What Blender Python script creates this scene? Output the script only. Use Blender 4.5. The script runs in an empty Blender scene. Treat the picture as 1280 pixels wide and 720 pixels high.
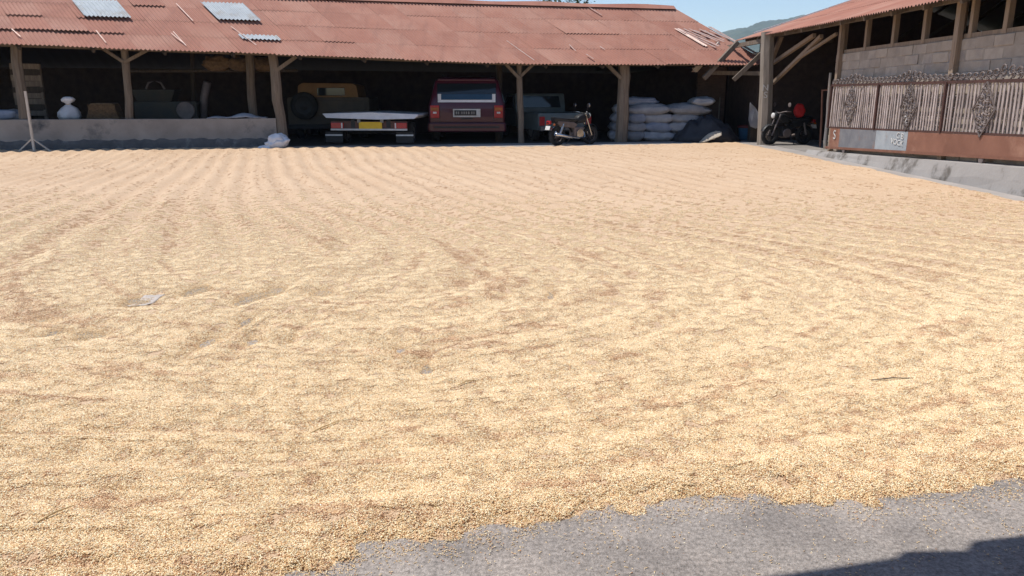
import bpy, bmesh, math, random
import numpy as np
from mathutils import Vector, Matrix, noise as mnoise
random.seed(7); np.random.seed(7)
sc = bpy.context.scene
R = math.radians
# ------------------------------------------------------------------ camera, world, sun, exposure
F, H = 960.0, 1.4
PITCH = math.atan((360-118)/F)
cam = bpy.data.cameras.new('camera'); cam.lens = 36*F/1280; cam.sensor_width = 36
cam.clip_start = .05; cam.clip_end = 6000
camo = bpy.data.objects.new('camera', cam); sc.collection.objects.link(camo)
camo.location = (0, 0, H); camo.rotation_euler = (R(90)-PITCH, 0, 0)
sc.camera = camo
SUN_EL = R(66); SUN_DIR = Vector((-.97, .24, 0)).normalized()      # horizontal direction towards the sun
w = bpy.data.worlds.new('World'); sc.world = w; w.use_nodes = True
wn = w.node_tree; bg = wn.nodes['Background']
sky = wn.nodes.new('ShaderNodeTexSky'); sky.sky_type = 'NISHITA'; sky.sun_disc = False
sky.sun_elevation = SUN_EL; sky.sun_rotation = math.atan2(SUN_DIR.x, SUN_DIR.y)
sky.air_density = 1.0; sky.dust_density = .15; sky.ozone_density = 3.0
wn.links.new(sky.outputs[0], bg.inputs[0]); bg.inputs[1].default_value = .12
sl = bpy.data.lights.new('sun', 'SUN'); sl.energy = 4.0; sl.angle = R(.5); sl.color = (1, .95, .87)
so = bpy.data.objects.new('sun', sl); sc.collection.objects.link(so)
sv = SUN_DIR*math.cos(SUN_EL) + Vector((0, 0, math.sin(SUN_EL)))
so.rotation_euler = sv.to_track_quat('Z', 'Y').to_euler(); so.location = (0, 0, 30)
sc.view_settings.view_transform = 'Standard'; sc.view_settings.look = 'None'
sc.view_settings.exposure = 0.43; sc.view_settings.gamma = 1; sc.view_settings.use_curve_mapping = False
sc.cycles.max_bounces = 8; sc.cycles.diffuse_bounces = 4

# ------------------------------------------------------------------ photo pixel -> place
C_, S_ = math.cos(PITCH), math.sin(PITCH)
EYE = Vector((0, 0, H))
def D(u, v):
    a, b = (u-640)/F, (360-v)/F
    return Vector((a, C_+b*S_, -S_+b*C_))
def G(u, v, z=0.):                      # the point of the level z that the pixel shows
    d = D(u, v); return EYE + d*((z-H)/d.z)
def V(u, v, p0, n):                     # the point of an upright plane that the pixel shows
    d = D(u, v); return EYE + d*((Vector(p0)-EYE).dot(n)/d.dot(n))
def atY(u, v, y): return V(u, v, (0, y, 0), Vector((0, 1, 0)))
def atX(u, v, x): return V(u, v, (x, 0, 0), Vector((1, 0, 0)))

# ------------------------------------------------------------------ materials
def mat(name, c, c2=None, scale=3., rough=.8, metal=0., bump=0., bscale=None, stretch=(1, 1, 1), c3=None, s3=.8, t3=(.55, .7), rnd=.12, spec=.3, coat=0.):
    m = bpy.data.materials.new(name); m.use_nodes = True
    nt = m.node_tree; N, L = nt.nodes, nt.links
    b = N['Principled BSDF']; b.inputs['Roughness'].default_value = rough; b.inputs['Metallic'].default_value = metal
    b.inputs['Specular IOR Level'].default_value = spec; b.inputs['Coat Weight'].default_value = coat
    tc = N.new('ShaderNodeTexCoord'); mp = N.new('ShaderNodeMapping'); mp.inputs['Scale'].default_value = stretch
    oi = N.new('ShaderNodeObjectInfo')
    off = N.new('ShaderNodeVectorMath'); off.operation = 'ADD'
    L.new(tc.outputs['Object'], mp.inputs[0]); L.new(mp.outputs[0], off.inputs[0])
    mul = N.new('ShaderNodeMath'); mul.operation = 'MULTIPLY'; mul.inputs[1].default_value = 37.
    L.new(oi.outputs['Random'], mul.inputs[0]); L.new(mul.outputs[0], off.inputs[1])
    co = off.outputs[0]
    def nz(s, d=6, r=.6):
        n = N.new('ShaderNodeTexNoise'); n.inputs['Scale'].default_value = s; n.inputs['Detail'].default_value = d
        n.inputs['Roughness'].default_value = r; L.new(co, n.inputs['Vector']); return n.outputs[0]
    def ramp(x, a, z):
        r = N.new('ShaderNodeMapRange'); r.inputs[1].default_value = a; r.inputs[2].default_value = z
        L.new(x, r.inputs[0]); return r.outputs[0]
    def mix(fac, a, bb, kind='MIX'):
        x = N.new('ShaderNodeMix'); x.data_type = 'RGBA'; x.blend_type = kind
        for i, q in ((0, fac), (6, a), (7, bb)):
            if hasattr(q, 'links'): L.new(q, x.inputs[i])
            else: x.inputs[i].default_value = q if i == 0 else (*q, 1)
        return x.outputs[2]
    col = mix(ramp(nz(scale), .32, .68), c, c2 or tuple(x*.72 for x in c))
    if c3: col = mix(ramp(nz(s3, 7, .65), *t3), col, c3)
    if rnd:
        r = N.new('ShaderNodeMapRange'); r.inputs[3].default_value = 1-rnd; r.inputs[4].default_value = 1+rnd
        L.new(oi.outputs['Random'], r.inputs[0])
        hs = N.new('ShaderNodeHueSaturation'); L.new(r.outputs[0], hs.inputs['Value']); L.new(col, hs.inputs['Color']); col = hs.outputs[0]
    L.new(col, b.inputs['Base Color'])
    if bump:
        bp = N.new('ShaderNodeBump'); bp.inputs['Strength'].default_value = bump; bp.inputs['Distance'].default_value = .01
        L.new(nz(bscale or scale*6), bp.inputs['Height']); L.new(bp.outputs[0], b.inputs['Normal'])
    return m
M = {}
M['wood'] = mat('weathered_wood', (.21, .165, .125), (.13, .1, .077), 4, .85, bump=.4, stretch=(6, 6, .6))
M['wood_warm'] = mat('warm_weathered_wood', (.33, .245, .175), (.22, .16, .115), 4, .85, bump=.4, stretch=(6, 6, .6))
M['wood_dark'] = mat('dark_wood', (.07, .052, .038), (.04, .03, .022), 4, .9, bump=.4, stretch=(5, 5, .7))
M['wood_pale'] = mat('pale_wood', (.60, .52, .44), (.46, .39, .32), 5, .85, bump=.3, stretch=(6, 6, .6))
M['rust_roof'] = mat('rusty_red_sheet', (.345, .148, .10), (.28, .112, .075), 1.1, .7, 0., bump=.08, bscale=20, c3=(.385, .205, .15), s3=.45, t3=(.45, .75), rnd=.035)
def shaded_back(m, dark):             # undersides coloured dark to stand in for the shade under the roof
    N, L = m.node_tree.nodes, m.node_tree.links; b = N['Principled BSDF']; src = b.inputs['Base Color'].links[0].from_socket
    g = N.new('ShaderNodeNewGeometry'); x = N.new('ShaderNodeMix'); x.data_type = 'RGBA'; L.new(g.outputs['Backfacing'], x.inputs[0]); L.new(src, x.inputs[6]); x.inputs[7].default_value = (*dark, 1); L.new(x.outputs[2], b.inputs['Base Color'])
def stains(m, dark, amount):          # long rust and dirt runs down the slope
    N, L = m.node_tree.nodes, m.node_tree.links; b = N['Principled BSDF']; src = b.inputs['Base Color'].links[0].from_socket
    tc = N.new('ShaderNodeTexCoord'); mp = N.new('ShaderNodeMapping'); mp.inputs['Rotation'].default_value = (0, 0, R(44)); mp.inputs['Scale'].default_value = (3.2, .45, .45); n = N.new('ShaderNodeTexNoise'); n.inputs['Scale'].default_value = 1.3; n.inputs['Detail'].default_value = 8; n.inputs['Roughness'].default_value = .68
    L.new(tc.outputs['Object'], mp.inputs[0]); L.new(mp.outputs[0], n.inputs['Vector']); r = N.new('ShaderNodeMapRange'); r.inputs[1].default_value = .52; r.inputs[2].default_value = .74; r.inputs[4].default_value = amount; L.new(n.outputs[0], r.inputs[0])
    x = N.new('ShaderNodeMix'); x.data_type = 'RGBA'; L.new(r.outputs[0], x.inputs[0]); L.new(src, x.inputs[6]); x.inputs[7].default_value = (*dark, 1); L.new(x.outputs[2], b.inputs['Base Color'])
stains(M['rust_roof'], (.19, .08, .058), .5)
shaded_back(M['rust_roof'], (.035, .028, .025))
M['white_sheet'] = mat('pale_translucent_sheet', (.40, .43, .45), (.31, .335, .36), 2, .6, rnd=.06, c3=(.27, .24, .21), s3=2.5, t3=(.5, .72))
M['lap_and_sheen'] = mat('pale_metal_and_sheen', (.58, .45, .39), (.46, .3, .24), 6, .5, .2)  # bare lap edges, also the painted sheen at the roof's right end
M['concrete'] = mat('old_concrete', (.3, .275, .25), (.2, .18, .165), 1.2, .9, bump=.4, bscale=25, c3=(.1, .095, .09), s3=.9, t3=(.56, .72))
M['wallplaster'] = mat('stained_plaster', (.36, .315, .28), (.26, .225, .2), 1.6, .9, bump=.4, bscale=22, c3=(.09, .088, .09), s3=1.2, t3=(.55, .7))
M['plinth'] = mat('stained_plinth', (.37, .345, .325), (.27, .25, .235), 1.1, .9, bump=.5, bscale=18, c3=(.13, .115, .1), s3=1.1, t3=(.52, .6))
M['block'] = mat('concrete_block', (.42, .355, .295), (.335, .28, .23), 5, .95, bump=.6, bscale=35, rnd=.10, c3=(.27, .235, .215), s3=2, t3=(.52, .75))
M['mortar'] = mat('mortar', (.34, .29, .24), (.25, .21, .175), 6, .95, bump=.4)
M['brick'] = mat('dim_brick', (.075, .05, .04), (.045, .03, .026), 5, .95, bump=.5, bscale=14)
M['rust'] = mat('brown_rust_steel', (.27, .13, .088), (.2, .092, .062), 2, .7, .2, bump=.2, bscale=30, c3=(.36, .2, .14), s3=1.5)
M['darkrust'] = mat('dark_red_steel', (.11, .055, .045), (.07, .038, .032), 3, .6, .2)
M['greypaint'] = mat('grey_blue_paint', (.15, .155, .175), (.24, .24, .25), 3, .6, c3=(.28, .17, .13), s3=2.2, t3=(.57, .7))
M['bluepaint'] = mat('pale_blue_paint', (.38, .41, .43), (.28, .31, .335), 4, .6, c3=(.3, .2, .15), s3=3, t3=(.6, .75))
M['bar'] = mat('dusty_iron_bar', (.46, .39, .365), (.31, .25, .23), 6, .7, .1, rnd=.25)
M['brick2'] = mat('shaded_brick', (.2, .13, .1), (.13, .085, .068), 6, .95, bump=.6, bscale=12, stretch=(1, 1, 3))
M['iron'] = mat('black_iron', (.15, .125, .12), (.2, .165, .155), 7, .6, .3)
M['paint_white'] = mat('white_paint', (.68, .67, .65), (.5, .49, .47), 8, .7)
M['rubber'] = mat('tyre_rubber', (.02, .02, .02), (.03, .03, .03), 8, .9)
M['black'] = mat('black_plastic', (.016, .016, .018), (.024, .024, .026), 6, .5)
M['chrome'] = mat('worn_chrome', (.6, .6, .6), (.45, .44, .43), 8, .25, 1.)
M['steel'] = mat('dull_steel', (.25, .25, .25), (.16, .16, .16), 6, .45, .7)
M['maroon'] = mat('maroon_paint', (.062, .007, .02), (.052, .006, .016), 2, .35, coat=.4, rnd=0)
M['ochre'] = mat('ochre_paint', (.26, .13, .035), (.2, .1, .03), 3, .5, rnd=0)
M['olive'] = mat('brown_dull_paint', (.1, .075, .05), (.07, .055, .04), 3, .6, rnd=0)
M['pickup'] = mat('pale_grey_blue_paint', (.15, .185, .19), (.1, .125, .13), 2, .4, coat=.3, rnd=0)
M['glass'] = mat('dark_glass', (.012, .018, .024), (.012, .018, .024), 2, .06, spec=.6, rnd=0)
M['lampred'] = mat('red_lamp', (.42, .02, .025), (.3, .015, .02), 20, .25, spec=.5)
M['lampamber'] = mat('amber_lamp', (.36, .1, .02), (.3, .08, .02), 20, .25, spec=.5)
M['yellow'] = mat('yellow_plate', (.75, .48, .03), (.66, .41, .03), 9, .5, rnd=0)
M['deck'] = mat('white_deck_paint', (.72, .72, .73), (.6, .6, .61), 5, .5, c3=(.3, .28, .26), s3=4, t3=(.6, .75))
M['sack'] = mat('woven_white_sack', (.33, .335, .355), (.22, .225, .25), 5, .8, bump=.5, bscale=30, rnd=.2)
M['sackblue'] = mat('woven_blue_sack', (.30, .33, .40), (.2, .225, .29), 5, .8, bump=.5, bscale=30)
M['whitecloth'] = mat('white_bag', (.66, .66, .68), (.52, .52, .55), 6, .8, bump=.5, bscale=18)
M['tarp'] = mat('black_tarp', (.022, .024, .03), (.04, .043, .055), 3, .6, bump=.5, bscale=12)
M['tancloth'] = mat('tan_cloth', (.5, .44, .36), (.36, .31, .25), 8, .9, bump=.5)
M['basket'] = mat('woven_cane', (.15, .095, .05), (.07, .045, .026), 14, .9, bump=.6, bscale=40)
M['straw'] = mat('dry_straw', (.62, .46, .25), (.45, .31, .16), 20, .8)
M['red'] = mat('red_cloth', (.55, .02, .02), (.4, .015, .015), 6, .8)
M['bluebucket'] = mat('blue_plastic', (.05, .15, .25), (.04, .11, .2), 6, .5)
M['leaf'] = mat('leaf_green', (.07, .11, .03), (.035, .065, .018), 2, .6, rnd=0)
M['bark'] = mat('bark', (.12, .09, .06), (.07, .05, .035), 5, .9, bump=.6, stretch=(3, 3, .6))
M['tile'] = mat('clay_tile', (.32, .13, .08), (.22, .09, .06), 3, .85)
M['machine'] = mat('machine_green_paint', (.035, .04, .038), (.055, .048, .036), 3, .6)
M['paper'] = mat('pale_plastic_scrap', (.5, .44, .39), (.42, .36, .31), 9, .6)

# ------------------------------------------------------------------ mesh building
COL = sc.collection
class MB:
    def __init__(s): s.v = []; s.f = []; s.smooth = False
    def add(s, vs, fs):
        o = len(s.v); s.v += [tuple(x) for x in vs]; s.f += [tuple(i+o for i in f) for f in fs]; return s
    def box(s, c, d, rz=0, rx=0, ry=0, taper=1.):
        m = Matrix.Translation(c) @ Matrix.Rotation(rz, 4, 'Z') @ Matrix.Rotation(ry, 4, 'Y') @ Matrix.Rotation(rx, 4, 'X')
        vs = []
        for z in (-.5, .5):
            k = taper if z > 0 else 1
            for x, y in ((-.5, -.5), (.5, -.5), (.5, .5), (-.5, .5)): vs.append(m @ Vector((x*d[0]*k, y*d[1]*k, z*d[2])))
        return s.add(vs, [(0, 3, 2, 1), (4, 5, 6, 7), (0, 1, 5, 4), (1, 2, 6, 5), (2, 3, 7, 6), (3, 0, 4, 7)])
    def bar(s, a, b, w, d=None, side=None):           # square timber from a to b
        a, b = Vector(a), Vector(b); d = d or w; t = (b-a).normalized()
        x = t.cross(Vector(side) if side else (Vector((0, 0, 1)) if abs(t.z) < .9 else Vector((0, 1, 0)))).normalized(); y = t.cross(x)
        vs = [p+x*i*w/2+y*j*d/2 for p in (a, b) for i, j in ((-1, -1), (1, -1), (1, 1), (-1, 1))]
        return s.add(vs, [(0, 3, 2, 1), (4, 5, 6, 7), (0, 1, 5, 4), (1, 2, 6, 5), (2, 3, 7, 6), (3, 0, 4, 7)])
    def tube(s, pts, r, n=8, cap=True):
        pts = [Vector(p) for p in pts]; rs = r if hasattr(r, '__len__') else [r]*len(pts); rings = []; o = len(s.v)
        up = None
        for i, p in enumerate(pts):
            t = (pts[min(i+1, len(pts)-1)]-pts[max(i-1, 0)]).normalized()
            if up is None: up = Vector((0, 0, 1)) if abs(t.z) < .9 else Vector((1, 0, 0))
            x = t.cross(up).normalized(); y = t.cross(x).normalized(); up = -y if False else up
            for k in range(n):
                a = 2*math.pi*k/n; s.v.append(tuple(p+(x*math.cos(a)+y*math.sin(a))*rs[i]))
        for i in range(len(pts)-1):
            for k in range(n):
                a, b = o+i*n+k, o+i*n+(k+1) % n; s.f.append((a, b, b+n, a+n))
        if cap: s.f.append(tuple(o+k for k in range(n))[::-1]); s.f.append(tuple(o+(len(pts)-1)*n+k for k in range(n)))
        return s
    def lathe(s, prof, c=(0, 0, 0), axis='Z', n=20, closed=False):      # prof: (radius, height)
        o = len(s.v); c = Vector(c)
        for r, h in prof:
            for k in range(n):
                a = 2*math.pi*k/n; x, y = r*math.cos(a), r*math.sin(a)
                s.v.append(tuple(c+Vector({'Z': (x, y, h), 'X': (h, x, y), 'Y': (x, h, y)}[axis])))
        q = len(prof)
        for i in range(q if closed else q-1):
            for k in range(n):
                a, b = o+i*n+k, o+i*n+(k+1) % n; j = ((i+1) % q-i)*n; s.f.append((a, b, b+j, a+j))
        if not closed:
            s.f.append(tuple(o+k for k in range(n))[::-1]); s.f.append(tuple(o+(q-1)*n+k for k in range(n)))
        return s
    def prism(s, poly, axis, h0, h1):                  # closed outline pushed along an axis
        def P(a, b, h): return {'X': (h, a, b), 'Y': (a, h, b), 'Z': (a, b, h)}[axis]
        n = len(poly); vs = [P(a, b, h0) for a, b in poly]+[P(a, b, h1) for a, b in poly]
        return s.add(vs, [tuple(range(n))[::-1], tuple(range(n, 2*n))]+[(i, (i+1) % n, (i+1) % n+n, i+n) for i in range(n)])
    def quadslab(s, p, th, nrm):                       # four corners, thickness along nrm
        n = Vector(nrm).normalized()*th; p = [Vector(x) for x in p]
        return s.add(p+[x+n for x in p], [(0, 3, 2, 1), (4, 5, 6, 7), (0, 1, 5, 4), (1, 2, 6, 5), (2, 3, 7, 6), (3, 0, 4, 7)])
    def build(s, name, m, parent=None, bevel=0., smooth=False, world=False, fix=True):
        me = bpy.data.meshes.new(name); me.from_pydata(s.v, [], s.f)
        if fix or bevel:
            bm = bmesh.new(); bm.from_mesh(me); bmesh.ops.recalc_face_normals(bm, faces=bm.faces)
            if bevel: bmesh.ops.bevel(bm, geom=[e for e in bm.edges if e.calc_face_angle(0) > .6], offset=bevel, segments=2, affect='EDGES', profile=.6)
            bm.to_mesh(me); bm.free()
        me.materials.append(M[m] if isinstance(m, str) else m)
        if smooth:
            for p in me.polygons: p.use_smooth = True
        return link(name, me, parent, world)
def link(name, me, parent=None, world=False):
    o = bpy.data.objects.new(name, me); COL.objects.link(o)
    if parent is not None:
        o.parent = parent
        if world: o.matrix_parent_inverse = parent['_m'].inverted() if '_m' in parent else root_m(parent).inverted()
    return o
def root_m(p):
    m = p.matrix_basis.copy()
    while p.parent is not None:
        m = p.parent.matrix_basis @ p.matrix_parent_inverse @ m if False else p.parent.matrix_basis @ (p.matrix_parent_inverse @ m); p = p.parent
    return m
def thing(name, loc, label, cat, rz=0, group=None):
    o = bpy.data.objects.new(name, None); COL.objects.link(o); o.location = loc; o.rotation_euler = (0, 0, rz)
    o.empty_display_size = .2
    return tag(o, label, cat, group)
def tag(o, label, cat, group=None, kind=None):
    o['label'] = label; o['category'] = cat
    if group: o['group'] = group
    if kind: o['kind'] = kind
    return o
def struct(o): o['kind'] = 'structure'; return o
def text_mesh(body, size, depth=.002):
    cu = bpy.data.curves.new('txt', 'FONT'); cu.body = body; cu.size = size; cu.extrude = depth; cu.align_x = 'CENTER'; cu.align_y = 'CENTER'
    o = bpy.data.objects.new('txt', cu); COL.objects.link(o)
    dg = bpy.context.evaluated_depsgraph_get(); me = bpy.data.meshes.new_from_object(o.evaluated_get(dg))
    bpy.data.objects.remove(o); return me

# ================================================================== SETTING
# ---- ground to the horizon
gm = mat('earth', (.16, .14, .09), (.1, .11, .055), .05, .95, rnd=0)
g = struct(MB().add([(-3000, -3000, -.08), (3000, -3000, -.08), (3000, 3000, -.08), (-3000, 3000, -.08)], [(0, 1, 2, 3)]).build('ground', gm, fix=False))
# ---- yard paving
pm = mat('worn_yard_paving', (.34, .305, .28), (.235, .21, .195), 3.5, .92, bump=.8, bscale=160, c3=(.44, .385, .345), s3=1.6, t3=(.45, .66), rnd=0)
N_, L_ = pm.node_tree.nodes, pm.node_tree.links                    # fine pale grit in the surface
b_ = N_['Principled BSDF']; src = b_.inputs['Base Color'].links[0].from_socket
tc_ = N_.new('ShaderNodeTexCoord'); n1 = N_.new('ShaderNodeTexNoise'); n1.inputs['Scale'].default_value = 62; n1.inputs['Detail'].default_value = 5; n1.inputs['Roughness'].default_value = .75
L_.new(tc_.outputs['Object'], n1.inputs['Vector'])
mr_ = N_.new('ShaderNodeMapRange'); mr_.inputs[1].default_value = .3; mr_.inputs[2].default_value = .72; mr_.inputs[3].default_value = .45; mr_.inputs[4].default_value = 1.6
L_.new(n1.outputs[0], mr_.inputs[0])
hs_ = N_.new('ShaderNodeHueSaturation'); L_.new(src, hs_.inputs['Color']); L_.new(mr_.outputs[0], hs_.inputs['Value']); L_.new(hs_.outputs[0], b_.inputs['Base Color'])
struct(MB().add([(-30, -8, 0), (16, -8, 0), (16, 32, 0), (-30, 32, 0)], [(0, 1, 2, 3)]).build('yard_pavement', pm, fix=False))

# ---- shed line
P0, P1 = G(0, 188), G(780, 178)
E_ = (P1-P0).normalized(); NC = Vector((E_.y, -E_.x, 0))            # along the shed front, towards the yard
INW = -NC
def sh(u, depth=0.): # foot of a post seen in column u, depth behind the front line
    d = D(u, 180); n = NC; t = ((P0+INW*depth)-EYE).dot(n)/Vector((d.x, d.y, 0)).dot(n); q = EYE+Vector((d.x, d.y, 0))*t; return Vector((q.x, q.y, 0))
def shv(u, v, depth=0.): return V(u, v, P0+INW*depth, NC)
SHED_RZ = math.atan2(E_.y, E_.x)

# ---- shed floor slab, a dusty concrete strip in front of it
fl = MB(); a, b = P0-E_*9+INW*.1, P0+E_*21+INW*.1
fl.quadslab([a, b, b+INW*10, a+INW*10], .012, (0, 0, 1))
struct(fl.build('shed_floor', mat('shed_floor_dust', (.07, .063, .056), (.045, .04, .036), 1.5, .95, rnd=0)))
st = MB(); a, b = sh(560)+NC*1.6, sh(905)+NC*1.35
st.quadslab([a, b, sh(1000)+INW*-.1, sh(1000)+INW*.08, sh(350)+INW*.08, sh(350)+NC*.05][0:2]+[sh(985)+INW*.09, sh(560)+INW*.09], .006, (0, 0, 1))
struct(st.build('shed_apron', mat('pale_apron_concrete', (.36, .33, .31), (.26, .24, .22), 1.6, .9, bump=.3, rnd=0)))

# ---- sloping concrete skirt along the right building
FX = 7.5                                                           # plane of that building's front
sk = MB()
us = [1000, 1060, 1120, 1180, 1240, 1280, 1400, 1700]
top = [atX(u, v, FX-.03) for u, v in zip([1022, 1060, 1120, 1180, 1240, 1280], [186.5, 190, 194.5, 198.5, 202.5, 205.5])]
top += [Vector((FX-.03, 9, .52)), Vector((FX-.03, 5.5, .56))]
vs = []; fs = []
for p in top:
    zz = p.z
    vs += [(FX-.34-.015*math.sin(p.y*3), p.y, -.02), (FX-.31, p.y, zz*.42), (FX-.27-.008*math.sin(p.y*5), p.y, zz*.92), (FX-.06, p.y, zz-.015), (FX+.28, p.y, zz-.01), (FX+.28, p.y, -.05)]
for i in range(len(top)-1):
    for k in range(5): fs.append((i*6+k, (i+1)*6+k, (i+1)*6+k+1, i*6+k+1))
sk.add(vs, fs)
skirt = struct(sk.build('building_plinth', 'plinth'))
# strip of paving at its foot
ap = MB(); ap.quadslab([(6.6, 20.5, 0), (6.6, 5.5, 0), (FX, 5.5, 0), (FX, 24, 0)][0:4], .008, (0, 0, 1))
struct(ap.build('plinth_apron', mat('apron_dust', (.36, .325, .30), (.27, .245, .225), 1.5, .9, bump=.4, rnd=0)))

# ================================================================== RICE SPREAD OUT TO DRY
near_px = [(-900, 1200), (330, 742), (400, 720), (500, 690), (580, 676), (640, 672), (700, 655), (800, 641), (900, 631), (950, 627), (985, 633), (1050, 637), (1120, 635), (1180, 622), (1280, 618), (1700, 612)]
nearp = [G(u, v) for u, v in near_px[1:]]
nx = np.array([-9., -4., -2.2]+[p.x for p in nearp]+[9.]); ny = np.array([.9, 1.3, 1.75]+[p.y for p in nearp]+[3.3])
def near_edge(x): return np.interp(x, nx, ny)
farp = [P0+E_*-8+NC*.12, sh(0)+NC*.12, sh(330)+NC*.14, sh(400)+NC*.5, sh(640)+NC*1.5, sh(800)+NC*1.25, sh(900)+NC*.8, sh(940)+NC*1.4]
fx_ = np.array([p.x for p in farp]); fy_ = np.array([p.y for p in farp])
def far_edge(x): return np.interp(x, fx_, fy_)
_rng = np.random.RandomState(3)
_tab = [_rng.rand(256, 256) for _ in range(4)]
def vn(x, y, s, k=0):       # value noise
    x = x*s+131.7*(k+1); y = y*s+57.3*(k+1); xi = np.floor(x).astype(int); yi = np.floor(y).astype(int); fx = x-xi; fy = y-yi
    fx = fx*fx*(3-2*fx); fy = fy*fy*(3-2*fy); T = _tab[k % 4]
    g = lambda a, b: T[a & 255, b & 255]
    return (g(xi, yi)*(1-fx)+g(xi+1, yi)*fx)*(1-fy)+(g(xi, yi+1)*(1-fx)+g(xi+1, yi+1)*fx)*fy
def furrow(x, y):
    xx = x+.33*(y-6.)+1.6+.5*(vn(x, y, .22, 1)-.5)*2
    a = np.abs(xx)*(.8+.2*np.tanh((y-8)/3)); b = (6.3-y)*1.0+.2*x+.5*(vn(x, y, .3, 2)-.5)*2
    k = 1.7
    ph = np.logaddexp(k*a, k*b)/k
    return ph, np.clip((b-a)/1.6+.5, 0, 1)         # level sets are the strokes of the rake; share that runs across
THIN = []
for u_, v_, rx_, ry_, dp_ in ((181, 374, .13, .28, .030), (240, 367, .11, .24, .040), (300, 380, .10, .22, .036), (348, 362, .11, .22, .038), (405, 366, .14, .16, .040), (300, 410, .06, .3, .026), (75, 398, .14, .16, .027), (50, 420, .12, .15, .022), (100, 425, .16, .25, .024), (255, 432, .06, .35, .027), (318, 425, .06, .4, .027), (375, 420, .05, .3, .024), (535, 455, .08, .3, .026), (500, 440, .06, .25, .022), (635, 370, .07, .22, .022), (690, 375, .06, .3, .02), (1020, 322, .35, .3, .018), (30, 545, .5, .05, .024), (110, 715, .25, .04, .026)):
    q_ = G(u_, v_); THIN.append((q_.x, q_.y, rx_, ry_, dp_))
def rice_h(x, y):
    ph, w2 = furrow(x, y)
    wob = .06*(vn(x, y, 1.3, 0)-.5)
    coarse = np.sin((ph+wob)*2*np.pi/.36)
    fine = np.sin((ph+wob*.6)*2*np.pi/.085+3*vn(x, y, .8, 3))
    lump = (vn(x, y, 1.1, 2)-.5)*.009+(vn(x, y, 4, 1)-.5)*.0045+(vn(x, y, 13, 3)-.5)*.003
    amp = .5+.8*vn(x, y, .35, 3)
    h = .026+amp*(coarse*(.0145-.0075*w2)+fine*.0010*w2)+lump
    # thin spots where the paving shows through
    for cx, cy, rx, ry, dep in THIN:
        h = h-(dep+.014*(vn(x, y, 12., 2)-.5))*np.exp(-((x-cx)/rx)**2-((y-cy)/ry)**2)
    # edges
    ed = y-near_edge(x)+.12*(vn(x, y, 3.2, 1)-.5)+.09*(vn(x, y, 11, 2)-.5)+.05*(vn(x, y, 30, 3)-.5)
    ef = far_edge(x)-y+.12*(vn(x, y, 2.5, 0)-.5)
    er = 6.92-x+.16*(vn(x, y, 1.6, 3)-.5)-.012*np.maximum(0, y-14)
    d = np.minimum(np.minimum(ed/.22, ef/.18), er/.18)
    return np.where(d > 1, h, h*np.clip(d, 0, 1)**.75-.012*np.clip(1-d*1.7, 0, 3))
ys = 1.0*np.exp(np.linspace(0, math.log(24.5), 620))
NXC = 560
tt = np.linspace(-1, 1, NXC)
vx = []; vy = []
for y in ys:
    half = 2.6+y*.92; x = tt*half*1.0; vx.append(np.clip(x, -15.8, 7.45)); vy.append(np.full(NXC, y))
vx = np.array(vx); vy = np.array(vy); vz = rice_h(vx, vy)
ph, w2 = furrow(vx, vy)
verts = np.stack([vx, vy, vz], -1).reshape(-1, 3)
ii = np.arange(len(ys)-1)[:, None]*NXC+np.arange(NXC-1)[None]
faces = np.stack([ii, ii+1, ii+NXC+1, ii+NXC], -1).reshape(-1, 4)
keep = (vz.reshape(-1)[faces].max(1) > -.004) & (np.ptp(verts[faces][:, :, 0], axis=1) > 1e-5)
faces = faces[keep]
used = np.unique(faces); remap = -np.ones(len(verts), int); remap[used] = np.arange(len(used))
verts = verts[used]; faces = remap[faces]; pha = ph.reshape(-1)[used]; w2a = w2.reshape(-1)[used]
me = bpy.data.meshes.new('rice'); me.vertices.add(len(verts)); me.vertices.foreach_set('co', verts.reshape(-1))
me.loops.add(faces.size); me.loops.foreach_set('vertex_index', faces.reshape(-1).astype(np.int32))
me.polygons.add(len(faces)); me.polygons.foreach_set('loop_start', np.arange(0, faces.size, 4, dtype=np.int32)); me.polygons.foreach_set('loop_total', np.full(len(faces), 4, dtype=np.int32))
me.update(); me.validate(); me.polygons.foreach_set('use_smooth', np.ones(len(me.polygons), bool))
at = me.attributes.new('phase', 'FLOAT', 'POINT'); at.data.foreach_set('value', pha.astype(np.float32))
rm = bpy.data.materials.new('rice_in_husk'); rm.use_nodes = True
nt = rm.node_tree; N, L = nt.nodes, nt.links; b = N['Principled BSDF']; b.inputs['Roughness'].default_value = .75; b.inputs['Specular IOR Level'].default_value = .25
tc = N.new('ShaderNodeTexCoord'); geo = tc.outputs['Object']
def nz(s, d=4, r=.6, vec=None):
    n = N.new('ShaderNodeTexNoise'); n.inputs['Scale'].default_value = s; n.inputs['Detail'].default_value = d; n.inputs['Roughness'].default_value = r
    L.new(vec or geo, n.inputs['Vector']); return n.outputs[0]
def rmp(x, a, z, lo=0, hi=1):
    r = N.new('ShaderNodeMapRange'); r.inputs[1].default_value = a; r.inputs[2].default_value = z; r.inputs[3].default_value = lo; r.inputs[4].default_value = hi; L.new(x, r.inputs[0]); return r.outputs[0]
def mx(fac, a, bb, kind='MIX'):
    x = N.new('ShaderNodeMix'); x.data_type = 'RGBA'; x.blend_type = kind
    for i, q in ((0, fac), (6, a), (7, bb)):
        if hasattr(q, 'links'): L.new(q, x.inputs[i])
        else: x.inputs[i].default_value = q if i == 0 else (*q, 1)
    return x.outputs[2]
RICE_A, RICE_B, RICE_C = (.625, .455, .30), (.505, .34, .21), (.31, .165, .085)
col = mx(rmp(nz(55, 3, .7), .36, .64), RICE_B, RICE_A)
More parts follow.
